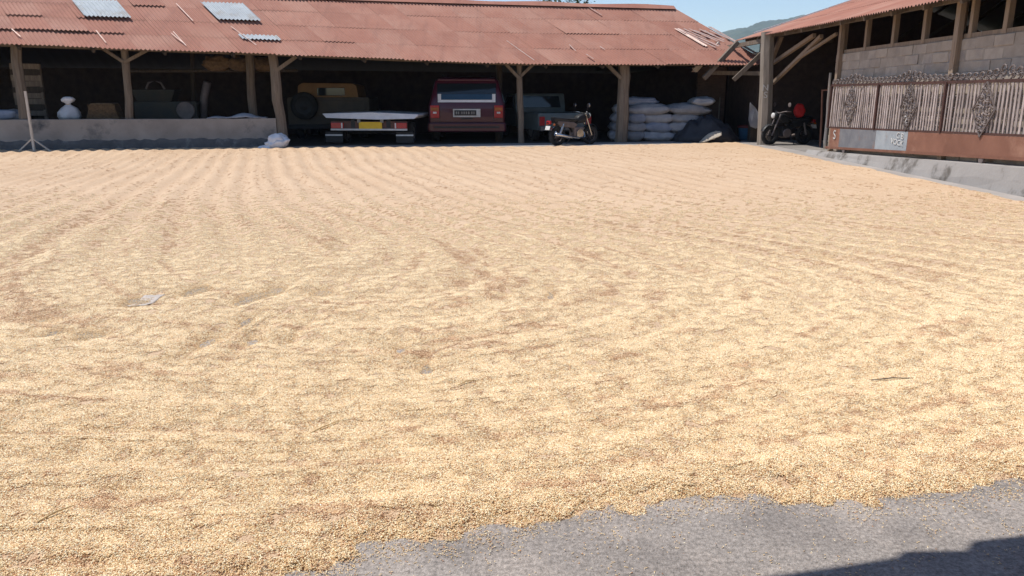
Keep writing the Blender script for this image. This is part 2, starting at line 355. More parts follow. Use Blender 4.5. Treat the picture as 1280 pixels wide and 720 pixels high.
vo = N.new('ShaderNodeTexVoronoi'); vo.inputs['Scale'].default_value = 130; L.new(geo, vo.inputs['Vector'])
sep = N.new('ShaderNodeSeparateColor'); L.new(vo.outputs['Color'], sep.inputs[0])
col = mx(rmp(sep.outputs[0], .0, 1., 0, .55), col, RICE_A)
col = mx(rmp(sep.outputs[1], .86, .92, 0, .75), col, RICE_C)                # darker grains and chaff
am = N.new('ShaderNodeAttribute'); am.attribute_name = 'phase'
cx = N.new('ShaderNodeCombineXYZ'); sx = N.new('ShaderNodeSeparateXYZ'); L.new(geo, sx.inputs[0])
m1 = N.new('ShaderNodeMath'); m1.operation = 'MULTIPLY'; m1.inputs[1].default_value = 11.; L.new(am.outputs['Fac'], m1.inputs[0]); L.new(m1.outputs[0], cx.inputs[0])
m2 = N.new('ShaderNodeMath'); m2.operation = 'ADD'; L.new(sx.outputs[0], m2.inputs[0]); L.new(sx.outputs[1], m2.inputs[1]); L.new(m2.outputs[0], cx.inputs[1])
streak = nz(1.3, 5, .65, cx.outputs[0])
col = mx(rmp(streak, .5, .72, 0, .55), col, RICE_B)
col = mx(rmp(nz(9, 5, .7), .56, .74, 0, .55), col, (.42, .235, .12))         # chaff gathered in small flecks
col = mx(rmp(nz(34, 3, .75), .56, .68, 0, .62), col, RICE_C)
col = mx(rmp(nz(75, 2, .7), .60, .7, 0, .5), col, RICE_C)
col = mx(rmp(nz(.55, 3, .6), .42, .62, 0, .35), col, (.63, .46, .31))
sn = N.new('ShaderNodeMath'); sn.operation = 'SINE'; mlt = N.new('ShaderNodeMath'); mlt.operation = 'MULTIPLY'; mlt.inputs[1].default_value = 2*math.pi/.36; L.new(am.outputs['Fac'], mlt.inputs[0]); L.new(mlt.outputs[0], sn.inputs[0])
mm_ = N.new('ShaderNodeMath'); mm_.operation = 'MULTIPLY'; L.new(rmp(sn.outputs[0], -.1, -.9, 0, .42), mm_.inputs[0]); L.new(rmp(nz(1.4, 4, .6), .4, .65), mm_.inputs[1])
col = mx(mm_.outputs[0], col, RICE_B)  # browner furrow bottoms stand in for their weak shading
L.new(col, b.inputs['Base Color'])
bp = N.new('ShaderNodeBump'); bp.inputs['Strength'].default_value = .8; bp.inputs['Distance'].default_value = .006
v2 = N.new('ShaderNodeTexVoronoi'); v2.inputs['Scale'].default_value = 120; L.new(geo, v2.inputs['Vector'])
hsum = N.new('ShaderNodeMath'); hsum.operation = 'SUBTRACT'; L.new(nz(40, 5, .75), hsum.inputs[0]); L.new(v2.outputs['Distance'], hsum.inputs[1])
L.new(hsum.outputs[0], bp.inputs['Height']); L.new(bp.outputs[0], b.inputs['Normal'])
me.materials.append(rm)
rice = bpy.data.objects.new('drying_rice', me); COL.objects.link(rice)
tag(rice, 'wide golden bed of unhusked rice raked out to dry over the yard', 'rice', kind='stuff')

# grain geometry: small clumps of real grains, scattered over the nearer part
gmz = bpy.data.materials.new('rice_grain'); gmz.use_nodes = True
gn, gl = gmz.node_tree.nodes, gmz.node_tree.links; gb = gn['Principled BSDF']; gb.inputs['Roughness'].default_value = .6; gb.inputs['Specular IOR Level'].default_value = .3
ga = gn.new('ShaderNodeAttribute'); ga.attribute_name = 'tint'; gl.new(ga.outputs['Color'], gb.inputs['Base Color'])
GOLD = [np.array(q) for q in ((.90, .69, .405), (.70, .465, .24), (.96, .86, .63), (.44, .21, .095))]
BROWN = [np.array(q) for q in ((.70, .46, .26), (.52, .29, .16), (.86, .67, .44), (.24, .09, .045))]
def clump(name, n, rad, seed, spread_z, pal=GOLD):
    rg = np.random.RandomState(seed); V_, F_, T_ = [], [], []
    for i in range(n):
        r = rad*math.sqrt(rg.rand()); a = rg.rand()*6.283; cx, cy = r*math.cos(a), r*math.sin(a)
        L2 = .0042*(.85+.3*rg.rand()); W2 = .00145*(.85+.3*rg.rand())
        yaw = rg.rand()*6.283; pit = rg.normal()*.13
        M4 = Matrix.Translation((cx, cy, .0012+spread_z*rg.rand())) @ Matrix.Rotation(yaw, 4, 'Z') @ Matrix.Rotation(pit, 4, 'Y')
        o = len(V_)
        pts = [(-L2, 0, 0)]+[(x*L2, W2*math.cos(q), W2*.8*math.sin(q)) for x in (-.35, .4) for q in (0, 1.571, 3.142, 4.712)]+[(L2, 0, 0)]
        V_ += [tuple(M4 @ Vector(p)) for p in pts]
        fs = [(0, 1+(k+1) % 4, 1+k) for k in range(4)]+[(1+k, 1+(k+1) % 4, 5+(k+1) % 4, 5+k) for k in range(4)]+[(9, 5+k, 5+(k+1) % 4) for k in range(4)]
        F_ += [tuple(o+x for x in f) for f in fs]
        t = rg.rand(); c1, c2, c3, c4 = pal
        cc = c1*(1-t)+c2*t
        q = rg.rand()
        if q < .25: cc = c3*(.9+.2*rg.rand())
        elif q > .88: cc = c4*(.7+.7*rg.rand())
        T_ += [(*cc, 1)]*10
    m = bpy.data.meshes.new(name); m.from_pydata(V_, [], F_)
    ca = m.attributes.new('tint', 'FLOAT_COLOR', 'POINT'); ca.data.foreach_set('color', np.array(T_, np.float32).reshape(-1))
    for p in m.polygons: p.use_smooth = True
    m.materials.append(gmz); return m
lib = bpy.data.collections.new('grain_library')
for k in range(5):
    lib.objects.link(bpy.data.objects.new('grain_clump', clump('grain_clump', 125, .034, 11+k, .0022)))
lib2 = bpy.data.collections.new('grain_library_loose')
for k in range(5):
    lib2.objects.link(bpy.data.objects.new('grain_loose', clump('grain_loose', 7, .05, 31+k, .0)))
lib3 = bpy.data.collections.new('grain_library_brown')
for k in range(5):
    lib3.objects.link(bpy.data.objects.new('grain_brown', clump('grain_brown', 80, .03, 51+k, .0022, BROWN)))
def scatter(name, pts, coll, parent, label, smin=1.):
    pts = np.asarray(pts, float); e_ = .02; hx = (rice_h(pts[:, 0]+e_, pts[:, 1])-rice_h(pts[:, 0]-e_, pts[:, 1]))/(2*e_); hy = (rice_h(pts[:, 0], pts[:, 1]+e_)-rice_h(pts[:, 0], pts[:, 1]-e_))/(2*e_)
    hx, hy = np.clip(hx, -.4, .4), np.clip(hy, -.4, .4); ya = np.random.RandomState(len(pts)).rand(len(pts))*6.283; ta, tb_ = np.arctan(hy), -np.arctan(hx)
    turn = np.stack([ta*np.cos(ya)+tb_*np.sin(ya), -ta*np.sin(ya)+tb_*np.cos(ya), ya], -1)
    m = bpy.data.meshes.new(name); m.vertices.add(len(pts)); m.vertices.foreach_set('co', np.asarray(pts, np.float32).reshape(-1))
    at_ = m.attributes.new('turn', 'FLOAT_VECTOR', 'POINT'); at_.data.foreach_set('vector', turn.astype(np.float32).reshape(-1))
    o = bpy.data.objects.new(name, m); COL.objects.link(o); o.parent = parent; o['kind'] = 'stuff'; o['label'] = label
    t = bpy.data.node_groups.new(name, 'GeometryNodeTree'); t.interface.new_socket('Geometry', in_out='INPUT', socket_type='NodeSocketGeometry'); t.interface.new_socket('Geometry', in_out='OUTPUT', socket_type='NodeSocketGeometry')
    i = t.nodes.new('NodeGroupInput'); ou = t.nodes.new('NodeGroupOutput'); ip = t.nodes.new('GeometryNodeInstanceOnPoints')
    ci = t.nodes.new('GeometryNodeCollectionInfo'); ci.inputs[0].default_value = coll; ci.inputs['Separate Children'].default_value = True; ci.inputs['Reset Children'].default_value = True
    rr = t.nodes.new('GeometryNodeInputNamedAttribute'); rr.data_type = 'FLOAT_VECTOR'; rr.inputs[0].default_value = 'turn'
    rs_ = t.nodes.new('FunctionNodeRandomValue'); rs_.data_type = 'FLOAT'; rs_.inputs[2].default_value = smin; rs_.inputs[3].default_value = 1.; t.links.new(rs_.outputs[1], ip.inputs['Scale'])
    mp = t.nodes.new('GeometryNodeMeshToPoints')
    t.links.new(i.outputs[0], mp.inputs[0]); t.links.new(mp.outputs[0], ip.inputs['Points']); t.links.new(ci.outputs[0], ip.inputs['Instance']); ip.inputs['Pick Instance'].default_value = True
    t.links.new(rr.outputs[0], ip.inputs['Rotation']); t.links.new(ip.outputs[0], ou.inputs[0])
    md = o.modifiers.new('scatter', 'NODES'); md.node_group = t
    return o
rg = np.random.RandomState(5)
n = 330000; YE = 12.5
yy = 1.2+(YE-1.2)*rg.rand(n); hwid = 1.3+yy*.74; xx = (rg.rand(n)*2-1)*hwid
keepp = (rg.rand(n) < hwid/(1.3+YE*.74)) & (rg.rand(n) < np.clip((YE-yy)/9., 0, 1)**2.2)
xx, yy = xx[keepp], yy[keepp]
hz = rice_h(xx, yy); kk = hz > .0005+.005*rg.rand(len(hz))**2; xx, yy, hz = xx[kk], yy[kk], hz[kk]
def streaks(x, y):
    ph_, _ = furrow(x, y); al = (x+y)
    dab = 0.
    for u_, v_ in ((655, 362), (690, 372), (722, 365), (765, 368), (612, 360), (815, 385), (860, 395)):
        q_ = G(u_, v_); dab = dab+.24*np.exp(-((x-q_.x)/.05)**2-((y-q_.y)/.22)**2)
    for u_, v_, ln_ in ((555, 650, .10), (290, 660, .06), (360, 692, .09), (465, 587, .10), (380, 615, .07), (310, 622, .14), (222, 490, .16), (560, 605, .07), (1007, 600, .10), (755, 502, .07), (925, 462, .14), (830, 585, .09), (60, 505, .12), (130, 645, .10), (700, 610, .1), (1190, 545, .1), (440, 640, .08), (250, 455, .2), (1090, 500, .15), (620, 545, .1)):
        q_ = G(u_, v_); xr, yr = x-q_.x, y-q_.y-.25*(x-q_.x); dab = dab+.30*np.exp(-(xr/ln_)**2-(yr/.028)**2)
    wob_ = .06*(vn(x, y, 1.3, 0)-.5); trough_shade = .17*np.clip(-np.sin((ph_+wob_)*2*np.pi/.36), 0, 1)*np.clip((y-5)/3, 0, 1)  # last term paints shade into the furrows with brown grains
    return .55*vn(ph_*1.0, al*.09, 15., 1)+.45*vn(ph_*1.0, al*.2, 33., 2)+dab+trough_shade
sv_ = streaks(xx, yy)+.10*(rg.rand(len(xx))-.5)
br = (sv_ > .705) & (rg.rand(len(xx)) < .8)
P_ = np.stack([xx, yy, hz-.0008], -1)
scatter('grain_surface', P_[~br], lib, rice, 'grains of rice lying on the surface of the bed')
scatter('chaff_and_shade_streak', P_[br], lib3, rice, 'browner grains and chaff in streaks, with shade painted into the rake troughs')
# flecks of chaff over the farther bed, thickened as painted shade in the troughs
n = 110000; yy = 6+16*rg.rand(n); xx = -15+22*rg.rand(n); sv_ = streaks(xx, yy); kk = (rg.rand(n) < np.clip((sv_-.50)*2.6, .01, 1)*.6) & (np.abs(xx) < 2+.72*yy) & (rice_h(xx, yy) > .008)
xx, yy = xx[kk], yy[kk]; scatter('chaff_and_shade_fleck', np.stack([xx, yy, rice_h(xx, yy)-.0005], -1), lib3, rice, 'small brown flecks of chaff over the far bed, thickened as shade in the troughs', .35)
n = 60000; yy = 1.2+6*rg.rand(n)**1.8; xx = (rg.rand(n)*2-1)*(1.4+yy*.75); hz = rice_h(xx, yy)
dn = yy-near_edge(xx); kk = ((hz <= .006) & ((rg.rand(n) < .9*np.exp(dn/.035)+.10*np.exp(dn/.16)) | (dn > 0))); xx, yy, hz = xx[kk], yy[kk], hz[kk]
y3 = 3.0+4.0*rg.rand(220000); x3 = -4.4+7.7*rg.rand(220000); h3 = rice_h(x3, y3); k3 = (h3 < .005) & (h3 > -.02)
n2 = 500; y2 = 1.5+1.2*rg.rand(n2); x2 = rg.rand(n2)*3-1.0; k2 = (y2 < near_edge(x2)) & (rg.rand(n2) < .22)
pts = np.concatenate([np.stack([xx, yy, np.maximum(hz, 0)+.001], -1), np.stack([x3[k3], y3[k3], np.maximum(h3[k3], 0)+.001], -1), np.stack([x2[k2], y2[k2], np.full(k2.sum(), .001)], -1)])
scatter('strayed_grain', pts, lib2, rice, 'stray grains scattered on the paving at the edge of the bed')

# ================================================================== LONG SHED
shed = thing('open_shed', P0, 'long open timber shed with sagging rust red corrugated roof', 'shed')
eu = [(-420, 44), (-200, 49), (0, 55), (170, 61), (340, 67), (500, 74), (650, 79.5), (780, 80.2), (880, 80), (965, 80.5)]
eave = [V(u, v, P0+NC*.45, NC) for u, v in eu]
es = [0.]
for i in range(1, len(eave)): es.append(es[-1]+(eave[i]-eave[i-1]).length)
DV = Vector((-1.226, 1.26, .906)).normalized()
def eav(s_):
    for i in range(len(es)-1):
        if s_ <= es[i+1] or i == len(es)-2:
            t = (s_-es[i])/(es[i+1]-es[i]); return eave[i].lerp(eave[i+1], t)
RL = 4.05
Zr = (eave[-1]+DV*RL).z
def rid(s_):
    e = eav(s_); zr = Zr+.004*(es[-1]-s_); return e+DV*((zr-e.z)/DV.z)
RN = E_.cross(DV).normalized()
if RN.z < 0: RN = -RN
def roofp(s_, r, h=0.):
    a, b = eav(s_), rid(s_); return a.lerp(b, r)+RN*h
PITCHW = .105
def sheet(name, s0, s1, r0, r1, lift, m, parent, seed, gap=0.):
    nw = max(2, int(round((s1-s0)/PITCHW*6))); mb = MB(); rg = random.Random(seed)
    l0, l1 = gap+rg.uniform(0, .004)+(.014 if rg.random()<.07 else 0), rg.uniform(-.004, .004); lc = rg.uniform(-.003, .004)
    for j, r in ((0, r0), (1, (r0+r1)/2), (2, r1)):
        for i in range(nw+1):
            s_ = s0+(s1-s0)*i/nw
            h = .017*math.cos(2*math.pi*s_/PITCHW)+lift+(l0 if j == 0 else (l1 if j == 2 else 0))+lc*(i/nw)
            mb.v.append(tuple(roofp(s_, r, h)))
    for j in range(2):
        for i in range(nw): k = j*(nw+1)+i; mb.f.append((k, k+1, k+nw+2, k+nw+1))
    return mb.build(name, m, parent, smooth=True, world=True, fix=False)
NR = 4; SW = .84
ncol = int(es[-1]/SW)
def roof_uv(u, v):                   # where a pixel falls on the roof: (s, r)
    best = None
    for i in range(0, 321):
        s_ = es[-1]*i/320; a, b = eav(s_), rid(s_)
        for r in [k/40 for k in range(41)]:
            q = a.lerp(b, r)-EYE; z = q.y*C_-q.z*S_; uu = 640+F*q.x/z; vv = 360-F*(q.y*S_+q.z*C_)/z
            d = (uu-u)**2+(vv-v)**2
            if best is None or d < best[0]: best = (d, s_, r)
    return best[1:]
GAPS = {}
for u_, v_, gp in ((50, 24, .045), (62, 37, .05), (85, 38, .055), (10, 33, .045), (140, 40, .03), (110, 26, .02), (165, 4, .03), (40, 22, .03)):
    q_ = roof_uv(u_, v_); GAPS[(int((es[-1]-q_[0])/SW), int(round(q_[1]*NR)))] = gp
for c in range(ncol+1):
    for r in range(NR):
        s0 = max(0, es[-1]-(c+1)*SW-.03); s1 = es[-1]-c*SW
        if s1 <= 0.1: continue
        jit = random.uniform(-.004, .004)
        r0 = max(0, r/NR-.02+jit) if r else random.uniform(-.012, .004); r1 = min(1, (r+1)/NR+.02)
        sheet('roof_sheet', s0, s1, r0, r1, .004*r+.003*(c % 2), 'rust_roof', shed, c*10+r, GAPS.get((c, r), 0))
# pale sheets, patched in on top, then a painted sheen band
for q in (((90, 1), (135, 24.5), .215, 1.15), ((258, 7), (300, 27.5), .215, 1.15)):
    (u0, v0), (u1, v1), dr, wd = q
    sA, rA = roof_uv(u1-28, v1); 
    o = sheet('pale_and_sheen_sheet', sA, sA+wd, rA, rA+.30, .085, 'white_sheet', shed, 5); o['label'] = 'pale translucent roof sheet set among the red ones'
sA, rA = roof_uv(304, 49.5); sheet('pale_and_sheen_sheet', sA, sA+1.0, rA, rA+.075, .05, 'white_sheet', shed, 8)
sheet('pale_and_sheen_sheet', *[f(q) for q in (0,) for f in (lambda q: roof_uv(843, 37)[0]-.02, lambda q: roof_uv(843, 37)[0]+.14)], roof_uv(895, 60)[1], roof_uv(842, 37)[1], .05, 'lap_and_sheen', shed, 21)  # pale band stands in for sheen at the right end
# pale bare edges where sheets lap; the right-end strips paint sheen on the corrugations
for u0, v0, u1, v1 in ((16, 38, 25, 49), (119, 41, 131, 56), (216, 43, 233, 59), (221, 6, 242, 28), (288, 35, 320, 59), (215, 44, 231, 58), (632, 53, 666, 76), (709, 58, 720, 66), (732, 70, 742, 77), (735, 11, 750, 20), (750, 60, 755, 64), (842, 37, 893, 61), (846, 37, 896, 60), (852, 38, 880, 50), (859, 38, 898, 55), (866, 39, 902, 55), (872, 39, 890, 47), (878, 40, 905, 53), (886, 40, 909, 51), (895, 40, 912, 49)):
    a, b = roof_uv(u0, v0), roof_uv(u1, v1); mb = MB(); w_ = .06 if u0 > 840 else .026
    mb.quadslab([roofp(a[0], a[1], .054), roofp(a[0]+w_, a[1], .054), roofp(b[0]+w_, b[1], .054), roofp(b[0], b[1], .054)], .006, RN)
    mb.build('lap_and_sheen_strip', 'lap_and_sheen', shed, world=True)
# ridge cap, back slope, eave beam
mb = MB()
for i in range(61):
    s_ = es[-1]*i/60; p = rid(s_); sag = .02*math.sin(i*.9)
    for a, h in ((-.22, -.03), (0, .085+sag), (.22, -.03)): mb.v.append(tuple(p+INW*a+Vector((0, 0, h+(a < 0)*-.02))))
for i in range(60):
    for k in range(2): a = i*3+k; mb.f.append((a+3, a+4, a+1, a))
mb.build('ridge_cap', 'rust_roof', shed, world=True, fix=False)
BK = INW*4.6
def backp(s_, t): p = rid(s_)-Vector((0, 0, .03)); return p+BK*t+Vector((0, 0, -1.95*t))
mb = MB(); nb = 160
for j in range(2):
    for i in range(nb+1): mb.v.append(tuple(backp(es[-1]*i/nb, j)+Vector((0, 0, .015*(i % 2)))))
for i in range(nb): mb.f.append((i, i+1, i+nb+2, i+nb+1))
mb.build('roof_back_slope', 'rust_roof', shed, world=True, fix=False)
mb = MB()
for i in range(len(eave)-1): mb.bar(eave[i]+INW*.5-Vector((0, 0, -.03)), eave[i+1]+INW*.5-Vector((0, 0, -.03)), .09, .13)
mb.build('eave_beam', 'wood', shed, world=True)
# back and end walls under the back slope
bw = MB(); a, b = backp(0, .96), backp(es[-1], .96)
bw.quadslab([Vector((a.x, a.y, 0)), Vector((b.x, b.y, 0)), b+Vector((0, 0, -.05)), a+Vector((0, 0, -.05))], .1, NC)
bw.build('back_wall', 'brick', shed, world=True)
for s_ in (.15,):
    ew = MB(); e0 = eav(s_)+INW*.5; r0 = rid(s_); k0 = backp(s_, .95)
    pts = [Vector((e0.x, e0.y, 0)), Vector((k0.x, k0.y, 0)), k0-Vector((0, 0, .06)), r0-Vector((0, 0, .1)), e0-Vector((0, 0, .04))]
    n_ = E_*.08; ew.add(pts+[p+n_ for p in pts], [(0, 1, 2, 3, 4), (9, 8, 7, 6, 5)]+[(i, (i+1) % 5, (i+1) % 5+5, i+5) for i in range(5)])
    ew.build('end_wall', 'brick', shed, world=True)
# right end: wall of dim bricks set back from the front, gable boarded above
wr = MB(); a = atY(868, 170, 27.2); b = Vector((7.45, 27.2, 0)); a.z = 0
wr.quadslab([a, b, b+Vector((0, 0, 2.55)), a+Vector((0, 0, 2.75))], .12, (0, 1, 0)); wr.build('inner_wall', 'brick2', shed, world=True)
w2_ = MB(); p = backp(es[-1], .95); q = Vector((7.42, 27.2, 0))
w2_.quadslab([q, Vector((p.x, p.y, 0)), p-Vector((0, 0, .06)), q+Vector((0, 0, 2.5))], .1, (-1, 0, 0)); w2_.build('end_wall', 'brick', shed, world=True)
MB().quadslab([(7.36, 27.4, 0), (7.52, 24.3, 0), (7.52, 24.3, 2.6), (7.36, 27.4, 2.5)], .08, (1, 0, 0)).build('end_wall', 'brick', shed, world=True)
MB().quadslab([(3.2, 24.75, 2.36), (7.62, 24.75, 2.36), (9.2, 33, 2.2), (3.2, 33, 2.2)], .04, (0, 0, 1)).build('shade_slab', 'wood_dark', shed, world=True)  # unseen flat slab added to keep the sun off the inner wall
# posts and braces
def post(u, vtop, vbot, depth, wpx, lean=0., m='wood', uu=None):
    zf = (sh(u, depth)-EYE).length; wd = wpx*zf/F
    ftop = shv(u, vtop, depth); foot = sh(uu if uu is not None else u, depth)
    mb = MB(); p = foot.copy(); p.z = .0; n = 7; pts = []; rs = []
    for i in range(n):
        t = i/(n-1); q = p.lerp(Vector((ftop.x, ftop.y, ftop.z)), t); q += Vector((random.uniform(-1, 1), random.uniform(-1, 1), 0))*wd*.08; pts.append(q); rs.append(wd*.56*(1.06-.12*t)*random.uniform(.94, 1.06))
    mb.tube(pts, rs, 8); return mb.build('post', m, shed, smooth=False, world=True)
def brace(u0, v0, u1, v1, depth, wpx, m='wood'):
    wd = wpx*(sh(u0, depth)-EYE).length/F; mb = MB(); mb.bar(shv(u0, v0, depth), shv(u1, v1, depth), wd, wd*.8); mb.build('brace', m, shed, world=True)
post(19, 54, 0, .22, 9.5, uu=34); post(155, 60, 0, .22, 7.5, uu=165); post(340, 65, 0, .1, 10.5, uu=354)
post(311, 66, 0, 1.2, 9, uu=319, m='wood'); post(240, 62, 0, 2.6, 5, uu=244, m='wood_dark')
post(623.5, 76, 0, 1.0, 7.5, m='wood_dark'); post(649, 79, 0, .1, 6.5, uu=652); post(780, 78, 0, .12, 13, uu=777)
brace(126, 59, 155, 78, .16, 4); brace(189, 60, 156, 78, .16, 4)
brace(377, 66, 346, 88, .05, 5); brace(631, 79, 649, 98, .04, 4); brace(668, 79, 651, 95, .04, 4); brace(755, 77, 776, 98, .04, 4.5)
brace(130, 58, 320, 66, 1.2, 3, 'wood_dark')
# rafters under the roof
for k in range(0, ncol, 2):
    s_ = es[-1]-k*SW-.2; mb = MB(); mb.bar(roofp(s_, .0, -.10), roofp(s_, .98, -.10), .06, .1); mb.build('rafter', 'wood_dark', shed, world=True)
# end flashing (pale verge)
mb = MB(); mb.quadslab([roofp(es[-1]-.05, .16, .05), roofp(es[-1]+.06, .16, .05), roofp(es[-1]+.06, .62, .05), roofp(es[-1]-.05, .62, .05)], .01, RN); mb.build('verge_strip', 'lap_and_sheen', shed, world=True)

# ---- low wall closing the left bays
lw = thing('low_wall', P0, 'long low stained plaster wall closing the left bays of the shed', 'wall')
mb = MB(); a = P0-E_*8; b_end = shv(347.5, 187, 0); b_end.z = 0; zt = shv(0, 149.5).z
nseg = 60; vs = []
for i in range(nseg+1):
    p = a.lerp(b_end, i/nseg); z = shv(0, 149.5).z+(shv(347, 148, 0).z-shv(0, 149.5).z)*max(0, (i/nseg-.43)/.57)+random.uniform(-.006, .006)
    off = random.uniform(-.004, .004)
    for d_, zz in ((0, -.02), (off, .24), (off+.006, .26), (off+.01, z-.012), (off+.02, z), (.16, z), (.17, -.02)): q = p+INW*d_; vs.append((q.x, q.y, zz))
fs = []
for i in range(nseg):
    for k in range(6): fs.append((i*7+k, (i+1)*7+k, (i+1)*7+k+1, i*7+k+1))
fs += [tuple(range(7)), tuple(nseg*7+k for k in range(7))[::-1]]
mb.add(vs, fs); mb.build('wall_body', 'wallplaster', lw, world=True)
mb = MB()                                # rough rendered footing, darker
vs = []; fs = []
for i in range(nseg*2+1):
    p = a.lerp(b_end-E_*.05, i/(2*nseg)); hgt = .24+random.uniform(-.03, .03)
    for d_, zz in ((-.05, -.02), (-.045+random.uniform(-.01, .01), hgt*.6), (-.012, hgt), (.02, hgt)): q = p+INW*d_; vs.append((q.x, q.y, zz))
for i in range(nseg*2):
    for k in range(3): fs.append((i*4+k, (i+1)*4+k, (i+1)*4+k+1, i*4+k+1))
mb.add(vs, fs); mb.build('footing', mat('dark_footing', (.13, .125, .125), (.08, .078, .08), 3, .95, bump=.6, bscale=20, c3=(.26, .25, .25), s3=2.5, t3=(.58, .75)), lw, world=True)

# ================================================================== RIGHT-HAND STORE BUILDING
rb = thing('store_building', (FX, 17, 0), 'grey block store building with red sheet roof above the iron gate', 'building')
EZ0 = 3.02; EZ1 = 2.86; EX = 6.95; YF = 25.0; YN = 5.5; RXX = 11.2
SL = (4.21-3.0)/(10.67-7.0)
def rroof(y, x, h=0.): 
    ez = EZ1+(EZ0-EZ1)*(y-12)/(25-12) if y > 12 else EZ1
    return Vector((x, y, ez+(x-EX)*SL+h))
ncy = int((YF-YN)/SW)
for c in range(ncy+1):
    for r in range(3):
        y1 = YF-c*SW; y0 = y1-SW-.03
        x0 = EX+(RXX-EX)*r/3-(.06 if r else random.uniform(-.03, .03)); x1 = EX+(RXX-EX)*(r+1)/3+.05
        nw = int(round((y1-y0)/PITCHW*6)); mb = MB(); lf = .012*r+.004*(c % 2)
        for x in (x0, x1):
            for i in range(nw+1):
                y = y0+(y1-y0)*i/nw; mb.v.append(tuple(rroof(y, x, .017*math.cos(2*math.pi*y/PITCHW)+lf)))
        for i in range(nw): mb.f.append((i+nw+1, i+nw+2, i+1, i))
        mb.build('roof_sheet', 'rust_roof', rb, smooth=True, world=True, fix=False)
mb = MB()
for j, x in enumerate((RXX-.02, 15.5)):
    for y in (YN, YF): p = rroof(y, RXX); mb.v.append((x, y, p.z-(0 if j == 0 else 1.45)))
mb.f.append((2, 3, 1, 0)); mb.build('roof_back_slope', 'rust_roof', rb, world=True, fix=False)
mb = MB()
for y in (YN, YF): pass
mb.bar(rroof(YF, RXX, .05), rroof(YN, RXX, .05), .3, .05); mb.build('ridge_cap', 'rust_roof', rb, world=True)
mb = MB(); mb.bar(rroof(YF+.04, EX+.55, .045), rroof(YF+.04, RXX, .045), .10, .03); mb.build('verge_strip', 'paint_white', rb, world=True)
mb = MB(); mb.bar(rroof(YF-.1, EX+.45, -.12), rroof(YN, EX+.45, -.12), .08, .14); mb.build('eave_beam', 'wood', rb, world=True)
for k, y in enumerate(np.arange(YN+.4, YF, 1.15)):
    mb = MB(); mb.bar(rroof(y, EX+.1, -.075), rroof(y, RXX, -.075), .06, .09); mb.build('rafter', 'wood', rb, world=True)
# walls: back, ends
mb = MB(); mb.quadslab([(15.3, YN, 0), (15.3, YF, 0), (15.3, YF, 2.9), (15.3, YN, 2.9)], .1, (1, 0, 0)); mb.build('back_wall', 'brick', rb, world=True)
for y in (YN+.1, YF-.6):
    pz = rroof(y, RXX).z-.1; mb = MB(); x0 = 7.7 if y < 10 else 7.55
    mb.add([(x0, y, 0), (15.3, y, 0), (15.3, y, 2.85), (RXX, y, pz), (x0, y, rroof(y, x0).z-.1)]+[(x0, y+.1, 0), (15.3, y+.1, 0), (15.3, y+.1, 2.85), (RXX, y+.1, pz), (x0, y+.1, rroof(y, x0).z-.1)],
           [(0, 1, 2, 3, 4), (9, 8, 7, 6, 5)]+[(i, (i+1) % 5, (i+1) % 5+5, i+5) for i in range(5)])
    mb.build('end_wall', 'brick', rb, world=True)
flm = MB(); flm.quadslab([(7.5, YN, 0), (15.2, YN, 0), (15.2, YF, 0), (7.3, YF, 0)], .018, (0, 0, 1)); struct(flm.build('store_floor', 'concrete'))
# block wall
WY1 = atX(1047, 60, FX).y; WZT = 2.3
mb = MB(); mb.quadslab([(FX-.004, YN+.2, 0), (FX-.004, WY1-.02, 0), (FX-.004, WY1-.02, WZT-.01), (FX-.004, YN+.2, WZT-.01)], .14, (1, 0, 0)); mb.build('mortar_core', 'mortar', rb, world=True)
blk = []
for k in range(4):
    q = MB().box((0, 0, 0), (.1, .484, .168)); me_ = q.build('block', 'block', None, bevel=.012).data
    bpy.data.objects.remove(bpy.data.objects[-1]) if False else None
    blk.append(me_)
for o in [o for o in list(COL.objects) if o.name.split('.')[0] == 'block']: bpy.data.objects.remove(o)
for mm in blk:
    for v_ in mm.vertices: v_.co += Vector((random.uniform(-.004, .004), random.uniform(-.008, .008), random.uniform(-.006, .006)))
rows = 12; bh = .182
for r in range(rows):
    z = WZT-bh*(r+.5); y = WY1-.25-(.25 if r % 2 else 0); first = True
    while y > YN+.4:
        if r < 8 or y > 9:
            o = link('block', random.choice(blk), rb, True)
            o.location = (FX+.035+random.uniform(-.006, .012), y+random.uniform(-.02, .02), z+random.uniform(-.008, .008)); o.rotation_euler = (random.uniform(-.01, .01), 0, random.uniform(-.008, .008))
            if first and r % 2: pass
        first = False; y -= .5
    if r % 2:
        mb = MB().box((FX+.035, WY1-.125, z), (.1, .23, .168)); mb.build('block', 'block', rb, bevel=.01, world=True)
# wall plate and studs of the open band under the roof
mb = MB(); mb.bar((FX+.04, WY1, WZT+.025), (FX+.04, YN+.2, WZT+.025), .05, .1); mb.build('wall_plate', 'wood_warm', rb, world=True)
def stud(u, wpx, x=FX+.05, z0=WZT, m='wood_warm', vb=None, depth=.09):
    p = atX(u, 50, x); wd = wpx*p.y/F*1.0
    zt = rroof(p.y, x).z-.06
    mb = MB(); mb.box((x, p.y, (z0+zt)/2), (depth, wd*1.6, zt-z0)); mb.build('stud', m, rb, world=True)
for u, wp in ((1055, 6), (1084, 3.5), (1118, 4), (1156, 4.5), (1199, 7), (1214, 4), (1257, 5), (1310, 5), (1370, 6)): stud(u, wp)
# mullion posts standing in front of the wall
for u, w_, z0 in ((1052, .12, 0.05), (1197, .13, .3)):
    p = atX(u, 50, FX-.05); mb = MB(); zt = rroof(p.y, FX-.05).z-.05; mb.box((FX-.055, p.y, (z0+zt)/2), (.09, w_, zt-z0)); mb.build('wall_post', 'wood_warm', rb, world=True)
